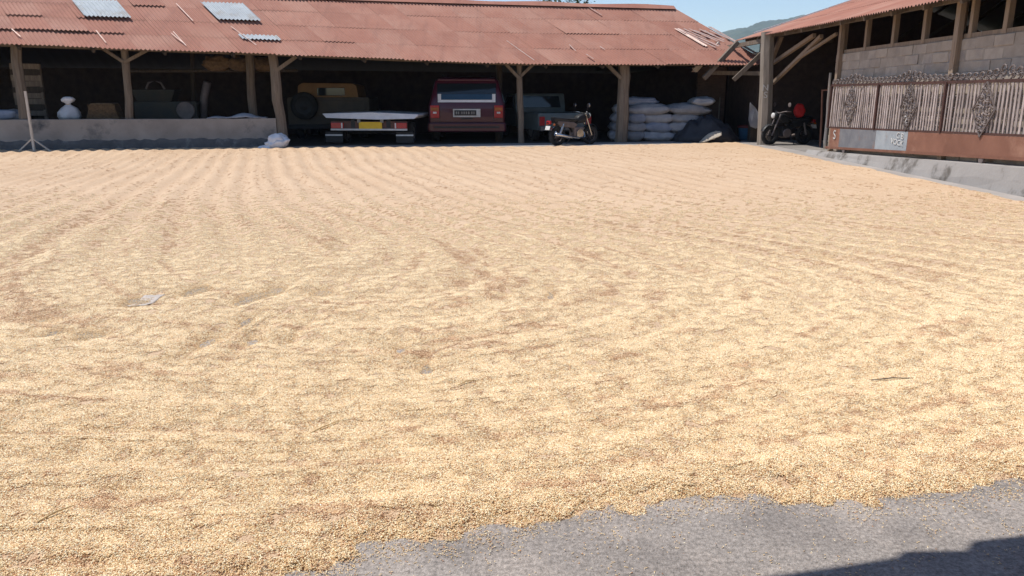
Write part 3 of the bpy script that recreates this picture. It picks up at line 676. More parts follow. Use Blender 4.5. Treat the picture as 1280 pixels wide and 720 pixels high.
# sloping scrap timbers seen through the open band
for k, y in enumerate(np.arange(7, 17.5, 1.3)):
    mb = MB(); mb.bar((FX+.5, y, 2.32), (FX+1.9, y+random.uniform(-.6, .6), 3.3), .05); mb.build('tie_strut', 'wood_dark', rb, world=True)
# corner post with its scrawled letters
pg = G(955, 181); gx = pg.x; gy = pg.y
mb = MB(); pts = []; rs = []
for i in range(7):
    t = i/6; tp = atY(960, 40, gy); pts.append(Vector((gx, gy, 0)).lerp(tp, t)+Vector((random.uniform(-.01, .01), 0, 0))); rs.append(.2*(1.02-.1*t)*random.uniform(.97, 1.03))
mb.tube(pts, rs, 8); cp = mb.build('corner_post', mat('grey_weathered_post', (.31, .265, .22), (.19, .16, .13), 3, .9, bump=.6, bscale=12, stretch=(4, 4, .5)), rb, world=True)
for ch, v_ in (('N', 110), ('S', 119)):
    o = link('painted_letter', text_mesh(ch, .24), cp, True); p = atY(957, v_, gy-.205); o.location = p; o.rotation_euler = (R(90), 0, R(2)); o.data.materials.append(M['paint_white'])
# bare rafters and purlins of the unroofed corner, long braces
def tim(name, u0, v0, y0, u1, v1, y1, wd, m='wood'):
    mb = MB(); mb.bar(atY(u0, v0, y0), atY(u1, v1, y1), wd, wd*1.3); return mb.build(name, m, rb, world=True)
tim('lean_rafter', 922, 53, 23.9, 880, 98, 23.6, .10); tim('lean_rafter', 899, 55, 24.7, 868, 88, 24.5, .12, 'wood_pale')
tim('lean_rafter', 953, 66, 23.0, 917, 100, 23.0, .09); tim('purlin', 893, 78, 25.2, 962, 77, 24.2, .07, 'wood_dark'); tim('purlin', 888, 91, 24.6, 960, 92, 23.6, .09)
tim('purlin', 905, 60, 24.9, 965, 49, 22.5, .09)
for u0, v0, u1, v1, wd in ((977, 45, 963, 80, .10), (1027, 45, 966, 104, .085), (1018, 44, 966, 79, .09), (1000, 72, 1046, 42, .06)):
    mb = MB(); mb.bar(atX(u0, v0, FX-.02), atX(u1, v1, FX+.0), wd, wd); mb.build('long_brace', 'wood_warm', rb, world=True)
mb = MB(); mb.bar(atX(890, 78, 8.6), atX(1040, 50, 8.6), .1); mb.build('tie_beam', 'wood_dark', rb, world=True)
mb = MB(); mb.quadslab([atY(894, 58, 24.9), atY(900, 56, 24.9), atY(872, 90, 24.6), atY(864, 90, 24.6)], .02, (0, 1, 0)); mb.build('verge_board', 'lap_and_sheen', rb, world=True)

# ---- iron gate in front of the block wall
gate = thing('iron_gate', (FX-.16, 15, .2), 'long rusty iron gate with vertical bars, scrolls and sheet metal foot', 'gate')
GX = FX-.16
yA = atX(1036, 150, GX).y; yB = 6.0
def gz(kind, y):        # heights of the rails along the gate
    a, b = {'top': (1.60, 1.60), 'mid': (.66, .83), 'bot': (.20, .50)}[kind]; t = (yA-y)/(yA-11.1); return a+(b-a)*min(t, 1.25)
def rail(name, kind, w_, d_, m, dz=0.):
    mb = MB(); n = 12
    for i in range(n):
        y0 = yA+(yB-yA)*i/n; y1 = yA+(yB-yA)*(i+1)/n; mb.bar((GX, y0, gz(kind, y0)+dz), (GX, y1, gz(kind, y1)+dz), w_, d_)
    return mb.build(name, m, gate, world=True)
rail('top_rail', 'top', .04, .045, 'darkrust'); rail('mid_rail', 'mid', .035, .035, 'darkrust'); rail('bottom_rail', 'bot', .05, .05, 'rust')
ups = [yA-.02]+[atX(u, 130, GX).y for u in (1097, 1181)]; ups += [ups[2]-(ups[1]-ups[2])*1.05*1.0-.6, 6.1]
for y in ups: mb = MB(); mb.box((GX-.012, y, (gz('mid', y)+1.6)/2), (.05, .055, 1.6-gz('mid', y))); mb.build('upright', 'darkrust', gate, world=True)
barm = MB().box((0, 0, .5), (.014, .045, 1)); bo = barm.build('bar', 'bar'); barme = bo.data; bpy.data.objects.remove(bo)
y = yA-.09
while y > yB:
    o = link('bar', barme, gate, True); z0 = gz('mid', y); o.location = (GX+.004, y+random.uniform(-.008, .008), z0); o.scale = (1, random.uniform(.8, 1.15), 1.6-z0); o.rotation_euler = (random.gauss(0, .012), random.gauss(0, .008), 0); y -= .098+random.uniform(-.012, .012)
for z_ in (.28, .5, .72):
    mb = MB()
    for i in range(10):
        y0 = yA+(yB-yA)*i/10; y1 = yA+(yB-yA)*(i+1)/10; f_ = lambda yy: gz('mid', yy)+(1.6-gz('mid', yy))*z_
        mb.bar((GX+.022, y0, f_(y0)), (GX+.022, y1, f_(y1)), .02, .015)
    mb.build('cross_bar', 'iron', gate, world=True)
def ring(mb, y, z, ry, rz, a0=0, a1=6.283, r=.0105, n=14, x=-.03, spiral=1.):
    pts = [(GX+x, y+math.cos(a0+(a1-a0)*i/n)*ry*(1-(1-spiral)*i/n), z+math.sin(a0+(a1-a0)*i/n)*rz*(1-(1-spiral)*i/n)) for i in range(n+1)]; mb.tube(pts, r, 5)
# diamonds of scrollwork in the middle of the leaves
dia = [atX(u, 135, GX).y for u in (1064, 1137, 1232)]+[8.6]
for y in dia:
    mb = MB(); zc = 1.17
    for dz, rr in ((.0, .12), (.17, .085), (-.17, .085), (.30, .05), (-.30, .05)):
        for sgn in (-1, 1): ring(mb, y+sgn*rr*1.1, zc+dz, rr*1.2, rr*.75, 0, 9 if sgn > 0 else -9, spiral=.35, n=18)
    mb.bar((GX-.03, y, zc-.42), (GX-.03, y-.3, zc), .018); mb.bar((GX-.03, y-.3, zc), (GX-.03, y, zc+.42), .018); mb.bar((GX-.03, y, zc+.42), (GX-.03, y+.3, zc), .018); mb.bar((GX-.03, y+.3, zc), (GX-.03, y, zc-.42), .018)
    mb.build('diamond_scroll', 'iron', gate, world=True)
# crest of scrolls on the top rail, one piece for each leaf
for i in range(len(ups)-1):
    mb = MB(); y1, y0 = ups[i], ups[i+1]; n = int((y1-y0)/.17); mid = (y0+y1)/2
    for k in range(n):
        y = y0+(k+.5)*(y1-y0)/n; hh = .05+.06*math.exp(-((y-mid)/.35)**2)+.012*random.random(); sg = 1 if y > mid else -1
        ring(mb, y, 1.63+hh, .085, hh, -1.57, -1.57+sg*8.5, spiral=.3, n=16, x=0, r=.014)
        ring(mb, y+.05*sg, 1.63+hh*.5, .05, hh*.55, 1.57, 1.57-sg*7, spiral=.4, n=12, x=.0, r=.012)
    mb.build('scroll_crest', 'iron', gate, world=True)
# sheet metal foot, panel by panel
def foot(y1, y0, m, label=None):
    mb = MB(); n = 4; vs = []; fs = []
    for i in range(n+1):
        y = y1+(y0-y1)*i/n; wv = random.uniform(-.006, .006)
        for x, k in ((-.02, 'bot'), (-.02, 'mid'), (-.008, 'mid'), (-.008, 'bot')): vs.append((GX+x+wv, y, gz(k, y)+(.02 if k == 'bot' else -.02)))
    for i in range(n):
        for k in range(4): fs.append((i*4+k, i*4+(k+1) % 4, (i+1)*4+(k+1) % 4, (i+1)*4+k))
    fs += [(0, 1, 2, 3), tuple(n*4+k for k in (3, 2, 1, 0))]
    mb.add(vs, fs); o = mb.build('foot_sheet', m, gate, world=True)
    if label: o['label'] = label
    return o
yq = [atX(u, 175, GX-.02).y for u in (1037, 1049, 1094, 1134, 1181)]
foot(yq[0], yq[1], 'rust'); foot(yq[1], yq[2], 'greypaint', 'foot sheet with grey paint'); fb = foot(yq[2], yq[3], 'bluepaint', 'foot sheet with pale blue paint and white letters'); foot(yq[3], yq[4], 'rust'); foot(yq[4], 8.6, 'rust'); foot(8.58, 6.1, 'rust')
for ch, u, v_, sz in (('S', 1043, 169, .30), ('C B', 1125, 170, .17), ('VOCK', 1121, 178, .16), ('2', 1132, 150, .22)):
    o = link('painted_letter', text_mesh(ch, sz), gate, True); p = atX(u, v_, GX-.032); o.location = p; o.rotation_euler = (R(90), random.uniform(-.07, .07), R(-90)); o.scale = (1.1, .95, 1); o.data.materials.append(M['paint_white'])
for u in (1056, 1230):
    p = atX(u, 180, GX); mb = MB(); mb.lathe([(.03, -.02), (.06, -.02), (.06, .02), (.03, .02)], (GX, p.y, gz('bot', p.y)-.05), 'X', 14); mb.build('roller', 'iron', gate, world=True)
# pole by the gate's end
pl = MB(); a = G(1031, 187, .0); tp = atY(1038, 91, a.y-.05); pts = [a.lerp(tp, i/8)+Vector((random.uniform(-.012, .012), 0, 0)) for i in range(9)]; pl.tube(pts, [.05-.002*i for i in range(9)], 8)
tag(pl.build('wooden_pole', 'wood_pale', smooth=True), 'thin pale crooked pole standing at the end of the iron gate', 'pole')
pl = MB(); a = G(1026, 186, 0)+Vector((.1, .3, 0)); tp = atY(1028, 112, a.y); pl.tube([a, a.lerp(tp, .5)+Vector((.01, 0, 0)), tp], [.03, .028, .026], 8)
pl.bar(tp+Vector((-.03, -.04, -.02)), tp+Vector((.34, -.3, -.0)), .03)
tag(pl.build('gate_stop_post', 'rust', smooth=False), 'short rusty steel stop post beside the pale pole', 'post')

# ================================================================== VEHICLES
def wheel(parent, c, r, w_, axis='X', rim='steel', spokes=0):
    o_ = MB().lathe([(r*.62, -w_/2), (r*.93, -w_/2), (r, -w_*.3), (r, w_*.3), (r*.93, w_/2), (r*.62, w_/2)], c, axis, 24, closed=True).build('wheel', 'rubber', parent, smooth=True)
    mb = MB()
    if spokes:
        mb.lathe([(r*.6, -w_*.3), (r*.68, -w_*.3), (r*.68, w_*.3), (r*.6, w_*.3)], c, axis, 24, closed=True)
        mb.lathe([(r*.12, -w_*.6), (r*.12, w_*.6)], c, axis, 10)
        for k in range(spokes):
            a = 6.283*k/spokes; q = Vector({'X': (0, math.cos(a), math.sin(a)), 'Y': (math.cos(a), 0, math.sin(a))}[axis]); mb.tube([Vector(c)+q*r*.1, Vector(c)+q*r*.62], .006, 4)
    else:
        mb.lathe([(r*.1, -w_*.42), (r*.35, -w_*.30), (r*.63, -w_*.42), (r*.63, w_*.42), (r*.35, w_*.3), (r*.1, w_*.42)], c, axis, 20)
    mb.build('rim', rim, o_, smooth=False)
    return o_
def rounded(poly, k=.15):
    out = []
    n = len(poly)
    for i in range(n):
        p0, p, p2 = Vector((*poly[i-1], 0)), Vector((*poly[i], 0)), Vector((*poly[(i+1) % n], 0))
        a = (p0-p); b = (p2-p); r = min(k, a.length*.4, b.length*.4); a = p+a.normalized()*r; b = p+b.normalized()*r
        for t in (0, .33, .67, 1): q = a.lerp(p, t).lerp(p.lerp(b, t), t); out.append((q.x, q.y))
    return out
# ---- maroon van seen from behind: local -Y is its tail
vp = atY(584, 178, 23.05); van = thing('parked_van', (vp.x, vp.y, .012), 'maroon van parked tail outwards under the shed, white edged plate', 'van', R(1.5))
W = 2.24; hw = W/2
body = MB()                       # loft of cross sections along Y
secs = [(-.02, .40, 1.0, .985, 0), (.05, .36, 1.06, 1., .0)]
def sect(y, zb, zs, zt, wb, wt, k=6):
    return [(-wb, y, zb), (-wb*1.0, y, zs), (-wt, y, zt-.08), (-wt+.14, y, zt), (wt-.14, y, zt), (wt, y, zt-.08), (wb, y, zs), (wb, y, zb)]
S = [sect(.0, .42, 1.02, 1.12, hw*.96, hw*.93), sect(.06, .40, 1.05, 1.3, hw, hw*.93), sect(.22, .38, 1.08, 1.84, hw, hw*.82), sect(.45, .36, 1.08, 1.89, hw, hw*.83), sect(2.6, .34, 1.06, 1.90, hw, hw*.83), sect(3.15, .34, 1.02, 1.12, hw*.98, hw*.9), sect(4.1, .36, .9, .98, hw*.95, hw*.88), sect(4.2, .42, .8, .86, hw*.9, hw*.84)]
vs = [p for s_ in S for p in s_]; fs = []
for i in range(len(S)-1):
    for k in range(8): fs.append((i*8+k, i*8+(k+1) % 8, (i+1)*8+(k+1) % 8, (i+1)*8+k))
fs += [tuple(range(8)), tuple((len(S)-1)*8+k for k in range(8))]
body.add(vs, fs); body.build('body', 'maroon', van, bevel=.03, smooth=True)
tl = math.atan2(.16, .54)        # lean of the tail glass
def tail(y, x0, x1, z0, z1, th, name, m, par=van, bev=.0):
    f_ = lambda z: .06+(z-1.3)*(.16/.54)
    mb = MB(); mb.quadslab([(x0, f_(z0)-th, z0), (x1, f_(z0)-th, z0), (x1, f_(z1)-th, z1), (x0, f_(z1)-th, z1)], th+.01, (0, 1, 0)); return mb.build(name, m, par, bevel=bev)
rw = tail(0, -.86, .86, 1.16, 1.70, .016, 'rear_window', 'glass', bev=.01)
tail(0, -.80, .80, 1.165, 1.235, .03, 'window_sill_strip', 'deck', rw); tail(0, -.84, -.745, 1.165, 1.40, .032, 'window_side_strip', 'deck', rw); tail(0, .745, .84, 1.165, 1.40, .032, 'window_side_strip', 'deck', rw)
tail(0, -.74, .74, 1.24, 1.39, .022, 'tinted_band', mat('blue_tint_glass', (.03, .07, .13), (.02, .055, .1), 2, .1, rnd=0), rw)
MB().box((0, .16, 1.80), (1.66, .10, .055)).build('roof_spoiler', 'maroon', van, bevel=.015)
pp = MB().box((0, -.03, .86), (.80, .03, .235)).build('number_plate', 'paint_white', van, bevel=.006)
MB().box((-.04, -.05, .865), (.64, .02, .15)).build('plate_face', 'black', pp)
mb = MB()
for k, x in enumerate((-.30, -.24, -.14, -.075, -.01, .06, .15, .21)): mb.box((x, -.062, .865), (.035, .006, .075))
mb.build('plate_digits', 'steel', pp)
for sx_ in (-1, 1):
    l = MB().box((sx_*.93, -.01, .90), (.26, .10, .36)).build('tail_lamp', 'lampred', van, bevel=.015)
    MB().box((sx_*.93, -.065, .97), (.22, .02, .09)).build('amber_band', 'lampamber', l); MB().box((sx_*.93, -.066, .87), (.10, .02, .05)).build('reverse_lamp', 'paint_white', l)
MB().prism(rounded([(-hw*1.02, -.16), (-hw*.9, -.2), (hw*.9, -.2), (hw*1.02, -.16), (hw*1.02, .12), (-hw*1.02, .12)], .05), 'Z', .33, .58).build('bumper', 'maroon', van, bevel=.03)
hd = MB(); hd.box((0, -.035, .70), (.34, .03, .04)); hd.build('tailgate_handle', 'black', van)
for x_ in (-.79, .79): MB().box((x_, .004, .84), (.012, .02, .5)).build('tailgate_seam', 'black', van)
MB().bar((.1, .03, 1.2), (.62, .09, 1.42), .02, .02).build('wiper', 'black', van)
for x_ in (-.9, .9): MB().tube([(x_*.78, .3, 1.92), (x_*.78, 2.4, 1.93)], .018, 6).build('roof_rail', 'black', van)
MB().box((0, -.2, .46), (1.9, .03, .05)).build('bumper_strip', 'black', van)
for sx_ in (-1, 1):
    for yy_ in (.85, 3.3): wheel(van, (sx_*(hw-.16), yy_, .33), .33, .22)
for sx_ in (-1, 1):
    MB().quadslab([(sx_*hw*.985, .7, 1.14), (sx_*hw*.985, 2.5, 1.14), (sx_*hw*.86, 2.4, 1.74), (sx_*hw*.86, .75, 1.74)], .02, (sx_, 0, .2)).build('side_window', 'glass', van)
# ---- flat trailer
tp_ = atY(464, 181, 22.2); tr = thing('flatbed_trailer', (tp_.x, tp_.y, .012), 'flatbed with thick white deck edge, red lamps and yellow number plate', 'trailer', R(-4))
zd = 1.4-(146-118)/F*22*1.0
dk = MB(); hwd = 1.37
dk.add([(-hwd, 0, .86), (-hwd+.12, -.05, .745), (.2, -.06, .70), (hwd-.1, -.05, .725), (hwd, 0, .80), (hwd-.02, 0, .845), (0, 0, .90)]+[(-hwd, 2.4, .86), (-hwd+.12, 2.4, .745), (.2, 2.4, .70), (hwd-.1, 2.4, .725), (hwd, 2.4, .80), (hwd-.02, 2.4, .845), (0, 2.4, .90)],
       [tuple(range(7)), tuple(range(13, 6, -1))]+[(i, (i+1) % 7, (i+1) % 7+7, i+7) for i in range(7)])
dk.build('deck', 'deck', tr, bevel=.008)
MB().box((-.05, .02, .42), (2.2, .05, .05)).build('light_bar', 'paint_white', tr, bevel=.006)
MB().box((-.05, .08, .54), (2.2, .05, .22)).build('back_board', 'darkrust', tr)
for x in (-.96, .86):
    l = MB().box((x, .03, .53), (.36, .06, .16)).build('tail_lamp', 'lampred', tr, bevel=.01); MB().box((x+(.14 if x < 0 else -.14), -.005, .53), (.035, .02, .15)).build('white_lens', 'paint_white', l)
MB().box((0, .02, .53), (.66, .04, .2)).build('number_plate', 'yellow', tr, bevel=.004)
for x in (-.33, .33): MB().box((x, .05, .66), (.09, .1, .1)).build('bracket', 'steel', tr)
for x in (-1.1, .95): MB().box((x, .12, .26), (.5, .03, .04)).build('flap_strip', 'paint_white', tr); MB().box((x, .14, .2), (.5, .02, .3)).build('mudflap', 'black', tr)
for x in (-.85, .85): MB().box((x*.6, 1.2, .58), (.12, 2.3, .22)).build('chassis_rail', 'black', tr); wheel(tr, (x*1.15, .75, .31), .31, .26)
MB().tube([(-1.1, .75, .31), (1.1, .75, .31)], .05).build('axle', 'black', tr)
# ---- ochre jeep with a spare wheel on its tail
jp = atY(413, 176, 24.9); jeep = thing('old_jeep', (jp.x, jp.y, .012), 'old brown jeep with ochre hard top and spare wheel behind the flatbed', 'jeep', R(3))
jw = 2.56/2
MB().prism(rounded([(-jw, .34), (jw, .34), (jw, 1.30), (-jw, 1.30)], .06), 'Y', 0, 2.6).build('body_tub', 'olive', jeep, bevel=.02)
MB().prism(rounded([(-.95, 1.28), (.95, 1.28), (.90, 1.66), (.78, 1.72), (-.78, 1.74), (-.92, 1.66)], .05), 'Y', .03, 1.9).build('hard_top', 'ochre', jeep, bevel=.015)
MB().box((.1, .02, 1.47), (.86, .04, .24)).build('rear_window', 'glass', jeep, bevel=.01)
MB().box((0, -.06, .4), (2.5, .12, .14)).build('bumper', 'black', jeep, bevel=.01)
MB().box((.35, -.02, .95), (1.6, .04, .5)).build('tailgate', 'olive', jeep, bevel=.01)
MB().box((0, 3.0, .8), (1.8, 1.2, .6)).build('bonnet', 'olive', jeep, bevel=.05)
sp = wheel(jeep, (-.72, -.14, 1.04), .42, .22, 'Y', 'black')
for sx_ in (-1, 1):
    for yy_ in (.6, 2.9): wheel(jeep, (sx_*1.02, yy_, .36), .36, .24)
# ---- pale pickup
kp = G(706, 177.5); kp = atY(706, 177, 23.6); pk = thing('pale_pickup', (kp.x, kp.y, .012), 'pale grey blue pickup standing behind the motorbike', 'pickup', R(20))
pw = .86
MB().prism([(-pw, .35), (pw, .35), (pw, .82), (pw-.04, .86), (pw-.05, .84), (-pw+.05, .84), (-pw+.04, .86), (-pw, .82)], 'Y', 0, 1.9).build('load_bed', 'pickup', pk, bevel=.015)
MB().box((0, -.02, .62), (1.45, .04, .36)).build('tailgate', 'pickup', pk, bevel=.01)
MB().box((0, -.08, .4), (1.7, .12, .12)).build('bumper', 'steel', pk, bevel=.01)
for sx_ in (-1, 1): MB().box((sx_*.76, -.03, .62), (.16, .05, .26)).build('tail_lamp', 'lampred', pk, bevel=.01)
MB().prism(rounded([(1.95, .4), (4.2, .4), (4.2, .9), (3.3, .98), (2.75, 1.42), (2.05, 1.42), (1.95, .95)], .06), 'X', -pw, pw).build('cab', 'pickup', pk, bevel=.04)
MB().quadslab([(-.68, 1.94, .98), (.68, 1.94, .98), (.62, 1.99, 1.33), (-.62, 1.99, 1.33)], .03, (0, -1, .1)).build('rear_window', 'glass', pk)
for sx_ in (-1, 1): MB().quadslab([(sx_*pw, 2.15, .95), (sx_*pw, 3.1, .95), (sx_*pw, 2.75, 1.34), (sx_*pw, 2.2, 1.34)], .02, (sx_, 0, 0)).build('side_window', 'glass', pk)
for sx_ in (-1, 1):
    for yy_ in (.7, 3.4): wheel(pk, (sx_*.74, yy_, .31), .31, .2)
# ---- motorbikes: local +X is forward
def motorbike(loc, rz, label, CH='chrome', ST='steel'):
    t = thing('motorbike', loc, label, 'motorbike', rz, 'motorbikes under the roofs')
    wheel(t, (-.62, 0, .29), .29, .1, 'Y', ST, 10); wheel(t, (.62, 0, .29), .29, .08, 'Y', ST, 10)
    MB().tube([(-.05, 0, .42), (-.3, 0, .6), (.1, 0, .68), (.38, 0, .82)], [.045, .05, .05, .04], 8).build('frame', 'black', t, smooth=True)
    s_ = MB(); s_.prism(rounded([(-.78, .72), (-.62, .66), (-.1, .68), (.12, .76), (.1, .82), (-.2, .79), (-.5, .83), (-.8, .86)], .05), 'Y', -.12, .12); s_.build('seat', 'black', t, bevel=.03, smooth=True)
    MB().prism(rounded([(.02, .66), (.38, .68), (.42, .86), (.28, .95), (.06, .86)], .08), 'Y', -.13, .13).build('tank', 'black', t, bevel=.05, smooth=True)
    MB().prism(rounded([(-.62, .60), (-.1, .52), (.05, .62), (-.1, .7), (-.7, .74)], .04), 'Y', -.135, .135).build('side_cover', ST, t, bevel=.015)
    e = MB().box((.1, 0, .40), (.36, .26, .3)).build('engine', ST, t, bevel=.04)
    MB().lathe([(.06, -.17), (.13, -.17), (.14, -.12), (.14, .12), (.13, .17), (.06, .17)], (.12, 0, .36), 'Y', 16).build('crankcase', CH, e)
    MB().tube([(.25, -.14, .42), (.3, -.16, .26), (.05, -.17, .22), (-.35, -.18, .26), (-.82, -.2, .36)], [.025, .025, .03, .045, .05], 8).build('exhaust', CH, t, smooth=True)
    for sy in (-1, 1): MB().tube([(-.62, sy*.11, .3), (-.48, sy*.13, .66)], [.035, .03], 8).build('shock', CH, t); MB().tube([(.62, sy*.09, .29), (.36, sy*.1, .92)], [.025, .022], 8).build('fork', CH, t)
    MB().tube([(.2, -.36, 1.0), (.3, -.2, 1.0), (.36, 0, .95), (.3, .2, 1.0), (.2, .36, 1.0)], .016, 6).build('handlebar', CH, t, smooth=True)
    for sy in (-1, 1):
        m_ = MB().tube([(.28, sy*.26, 1.0), (.27, sy*.32, 1.16)], .007, 5).build('mirror_stalk', 'black', t); MB().lathe([(.02, -.012), (.065, -.01), (.065, .008), (.03, .014)], (.27, sy*.34, 1.2), 'X', 12).build('mirror', CH, m_)
    h_ = MB().lathe([(.02, .09), (.07, .07), (.1, 0), (.1, -.02), (.06, -.1)], (.48, 0, .88), 'X', 16).build('headlamp_shell', 'black', t, smooth=True); MB().lathe([(.085, .005), (.06, .03), (.02, .035)], (.555, 0, .88), 'X', 14).build('headlamp_lens', 'paint_white', h_)
    for cx_, a0, a1 in ((-.62, .5, 2.6), (.62, .4, 2.4)):
        mb = MB(); pts = [(cx_+.33*math.cos(a0+(a1-a0)*i/8), .29+.33*math.sin(a0+(a1-a0)*i/8)) for i in range(9)]; vs = []
        for x, z in pts: vs += [(x, -.07, z-.01), (x, -.04, z+.015), (x, .04, z+.015), (x, .07, z-.01)]
        mb.add(vs, [(i*4+k, i*4+k+1, (i+1)*4+k+1, (i+1)*4+k) for i in range(8) for k in range(3)]); mb.build('mudguard', CH if cx_ < 0 else 'black', t, smooth=True)
    l = MB().box((-.93, 0, .70), (.07, .16, .1)).build('tail_lamp', 'lampred', t, bevel=.015); MB().box((-.88, 0, .70), (.2, .05, .04)).build('lamp_arm', 'black', l)
    MB().box((-.97, 0, .54), (.015, .22, .12), ry=.3).build('number_plate', 'paint_white', t)
    for sy in (-1, 1): MB().tube([(-.85, 0, .64), (-.85, sy*.17, .64)], .008, 5).build('indicator_arm', CH, t); MB().lathe([(.02, -.03), (.035, 0), (.02, .03)], (-.86, sy*.18, .64), 'X', 10).build('indicator', 'lampamber', t)
    MB().tube([(.0, .1, .3), (-.06, .3, .0)], .012, 6).build('kickstand', ST, t)
    t.scale = (.94, .94, .92)
    return t
q = G(717, 181.3); motorbike((q.x, q.y, .0), R(33), 'black motorbike with chrome exhaust parked before the pale pickup', 'chrome', 'iron')
q = G(980, 182.5); mb2 = motorbike((q.x+.16, q.y+.3, .018), R(200), 'dark motorbike in the doorway of the block store building', 'iron', 'black')
# red bag on its seat
sk_ = None

# ================================================================== SACKS, TARP, ODDMENTS
def sackmesh(L_x, W_y, H_z, seed, nu=36, nv=18, rough=.09):
    mb = MB(); rg = random.Random(seed); sd = Vector((seed*3.1, seed*1.7, 0))
    for j in range(nv+1):
        ph_ = -math.pi/2+math.pi*j/nv
        for i in range(nu):
            th = 2*math.pi*i/nu
            def se(a, e): return math.copysign(abs(a)**e, a)
            x = se(math.cos(th), .45)*se(math.cos(ph_), .55)*L_x/2; y = se(math.sin(th), .5)*se(math.cos(ph_), .55)*W_y/2; z = se(math.sin(ph_), .8)*H_z/2
            k = abs(x)/(L_x/2); z *= 1-.72*k**3; y *= 1+.05*k**4
            p = Vector((x, y, z)); n_ = mnoise.noise(p*5+sd)*rough+mnoise.noise(Vector((p.x*6, p.y*14, p.z*16))+sd)*rough*.8
            mb.v.append(tuple(p*(1+n_*1.2)+Vector((0, 0, n_*.25))))
    for j in range(nv):
        for i in range(nu): a = j*nu+i; b2 = j*nu+(i+1) % nu; mb.f.append((a, b2, b2+nu, a+nu))
    return mb
def sack(loc, dims, rz, label, m='sack', group='white sacks stacked in the shed', seed=1, name='grain_sack'):
    mb = sackmesh(*dims, seed); o = mb.build(name, m, smooth=True, fix=False); o.location = loc; o.rotation_euler = (0, random.uniform(-.05, .05), rz)
    tag(o, label, 'sack', group); return o
SY = 24.35
lay = [[(771, 20), (791, 22), (822, 42), (860, 30)], [(772, 20), (793, 24), (820, 34), (849, 32)], [(773, 20), (793, 22), (820, 38), (853, 36)], [(775, 18), (807, 50), (857, 50)], [(797, 42), (874, 26)]]
rown = ['bottom', 'second', 'third', 'fourth', 'top']
zc = 0.012
for r, row in enumerate(lay):
    hh = .285 if r < 4 else .22
    for k, (u, wpx) in enumerate(row):
        p = atY(u, 170, SY+(.2 if k == 0 else 0)); ln = wpx/F*24.0*1.09
        m = 'sackblue' if (r, k) in ((2, 1), (1, 2), (4, 0)) else 'sack'
        sack((p.x, p.y+random.uniform(-.05, .05), zc+hh*.5), (ln*1.06, .9, hh*1.30), random.uniform(-.06, .06), '%s woven sack in the %s layer of the stack, %s' % ('blue grey' if m == 'sackblue' else 'white', rown[r], 'half hidden behind the thick post' if k == 0 and r < 4 else ('at the end by the tarpaulin' if k == len(row)-1 else ('next to the post' if k == 1 and len(row) == 4 else 'between its neighbours'))), m, seed=r*7+k+1)
    zc += hh*.93
# tarp heap
def mound(name, c, rx, ry, h, m, seed, rz=0, rough=.12, pk=.5, thk=True):
    mb = MB(); n = 26; k = 10; sd = Vector((seed*2.3, seed, 0))
    for j in range(k+1):
        for i in range(n):
            a = 2*math.pi*i/n; t = 1-j/k; x, y = rx*t*math.cos(a), ry*t*math.sin(a)
            wob = 1+.22*mnoise.noise(Vector((math.cos(a)*1.5, math.sin(a)*1.5, 0))+sd)
            z = h*(1-t**1.6)**pk if t < 1 else 0
            z += (mnoise.noise(Vector((x*4, y*4, 0))+sd)*rough+mnoise.noise(Vector((x*10, y*10, 3))+sd)*rough*.4)*h*min(1, (1-t)*3)
            mb.v.append((x*wob, y*wob, max(z, 0)))
    for j in range(k):
        for i in range(n): a = j*n+i; b2 = j*n+(i+1) % n; mb.f.append((a, b2, b2+n, a+n))
    mb.f.append(tuple(range(n))[::-1]); mb.f.append(tuple(k*n+i for i in range(n)))
    o = mb.build(name, m, smooth=True); o.location = c; o.rotation_euler = (0, 0, rz); return o
p = atY(882, 176, 23.75); tag(mound('black_tarpaulin', (p.x, p.y, .01), 1.05, .55, .74, 'tarp', 3, rough=.34, pk=.8), 'black tarpaulin heaped beside the stack of white sacks', 'tarpaulin')
# tan cloth thrown over it
mb = MB(); nx_, ny_ = 12, 8; c0 = G(877, 178, .012); 
for j in range(ny_+1):
    for i in range(nx_+1):
        u = 874+28*i/nx_; t_ = i/nx_; vb_ = 178.3-3.5*t_-6*t_*t_; vt_ = 177.5-15.5*math.sin(min(1, t_*1.25)*1.5708)+2*t_; v_ = vb_+(vt_-vb_)*j/ny_; yy_ = 23.0+.05*t_+.22*j/ny_
        q = atY(u, v_, yy_); q += Vector((0, .02*mnoise.noise(Vector((i*.6, j*.8, 0))), .03*mnoise.noise(Vector((i*.7, j*.9, 5))))); q.z = max(q.z, .014); mb.v.append(tuple(q))
for j in range(ny_):
    for i in range(nx_): a = j*(nx_+1)+i; mb.f.append((a, a+1, a+nx_+2, a+nx_+1))
o = mb.build('tan_cloth', 'tancloth', smooth=True, fix=False); md = o.modifiers.new('thick', 'SOLIDIFY'); md.thickness = .012; tag(o, 'crumpled tan sackcloth thrown over the edge of the black tarpaulin', 'cloth')
# sticks leaning behind
for u0, v0, u1, v1, lab in ((888, 148, 881, 120, 'thin stick leaning on the dim brick wall behind the tarpaulin'), (897, 152, 900, 122, 'pale upright stick behind the black tarpaulin')):
    a, b2 = atY(u0, v0, 25.6), atY(u1, v1, 26.9); a = Vector((a.x, a.y, .01)); mb = MB().tube([a, a.lerp(b2, .5)+Vector((.01, 0, 0)), b2], [.022, .02, .018], 6); tag(mb.build('leaning_stick', 'wood_pale' if u0 > 890 else 'wood'), lab, 'stick')
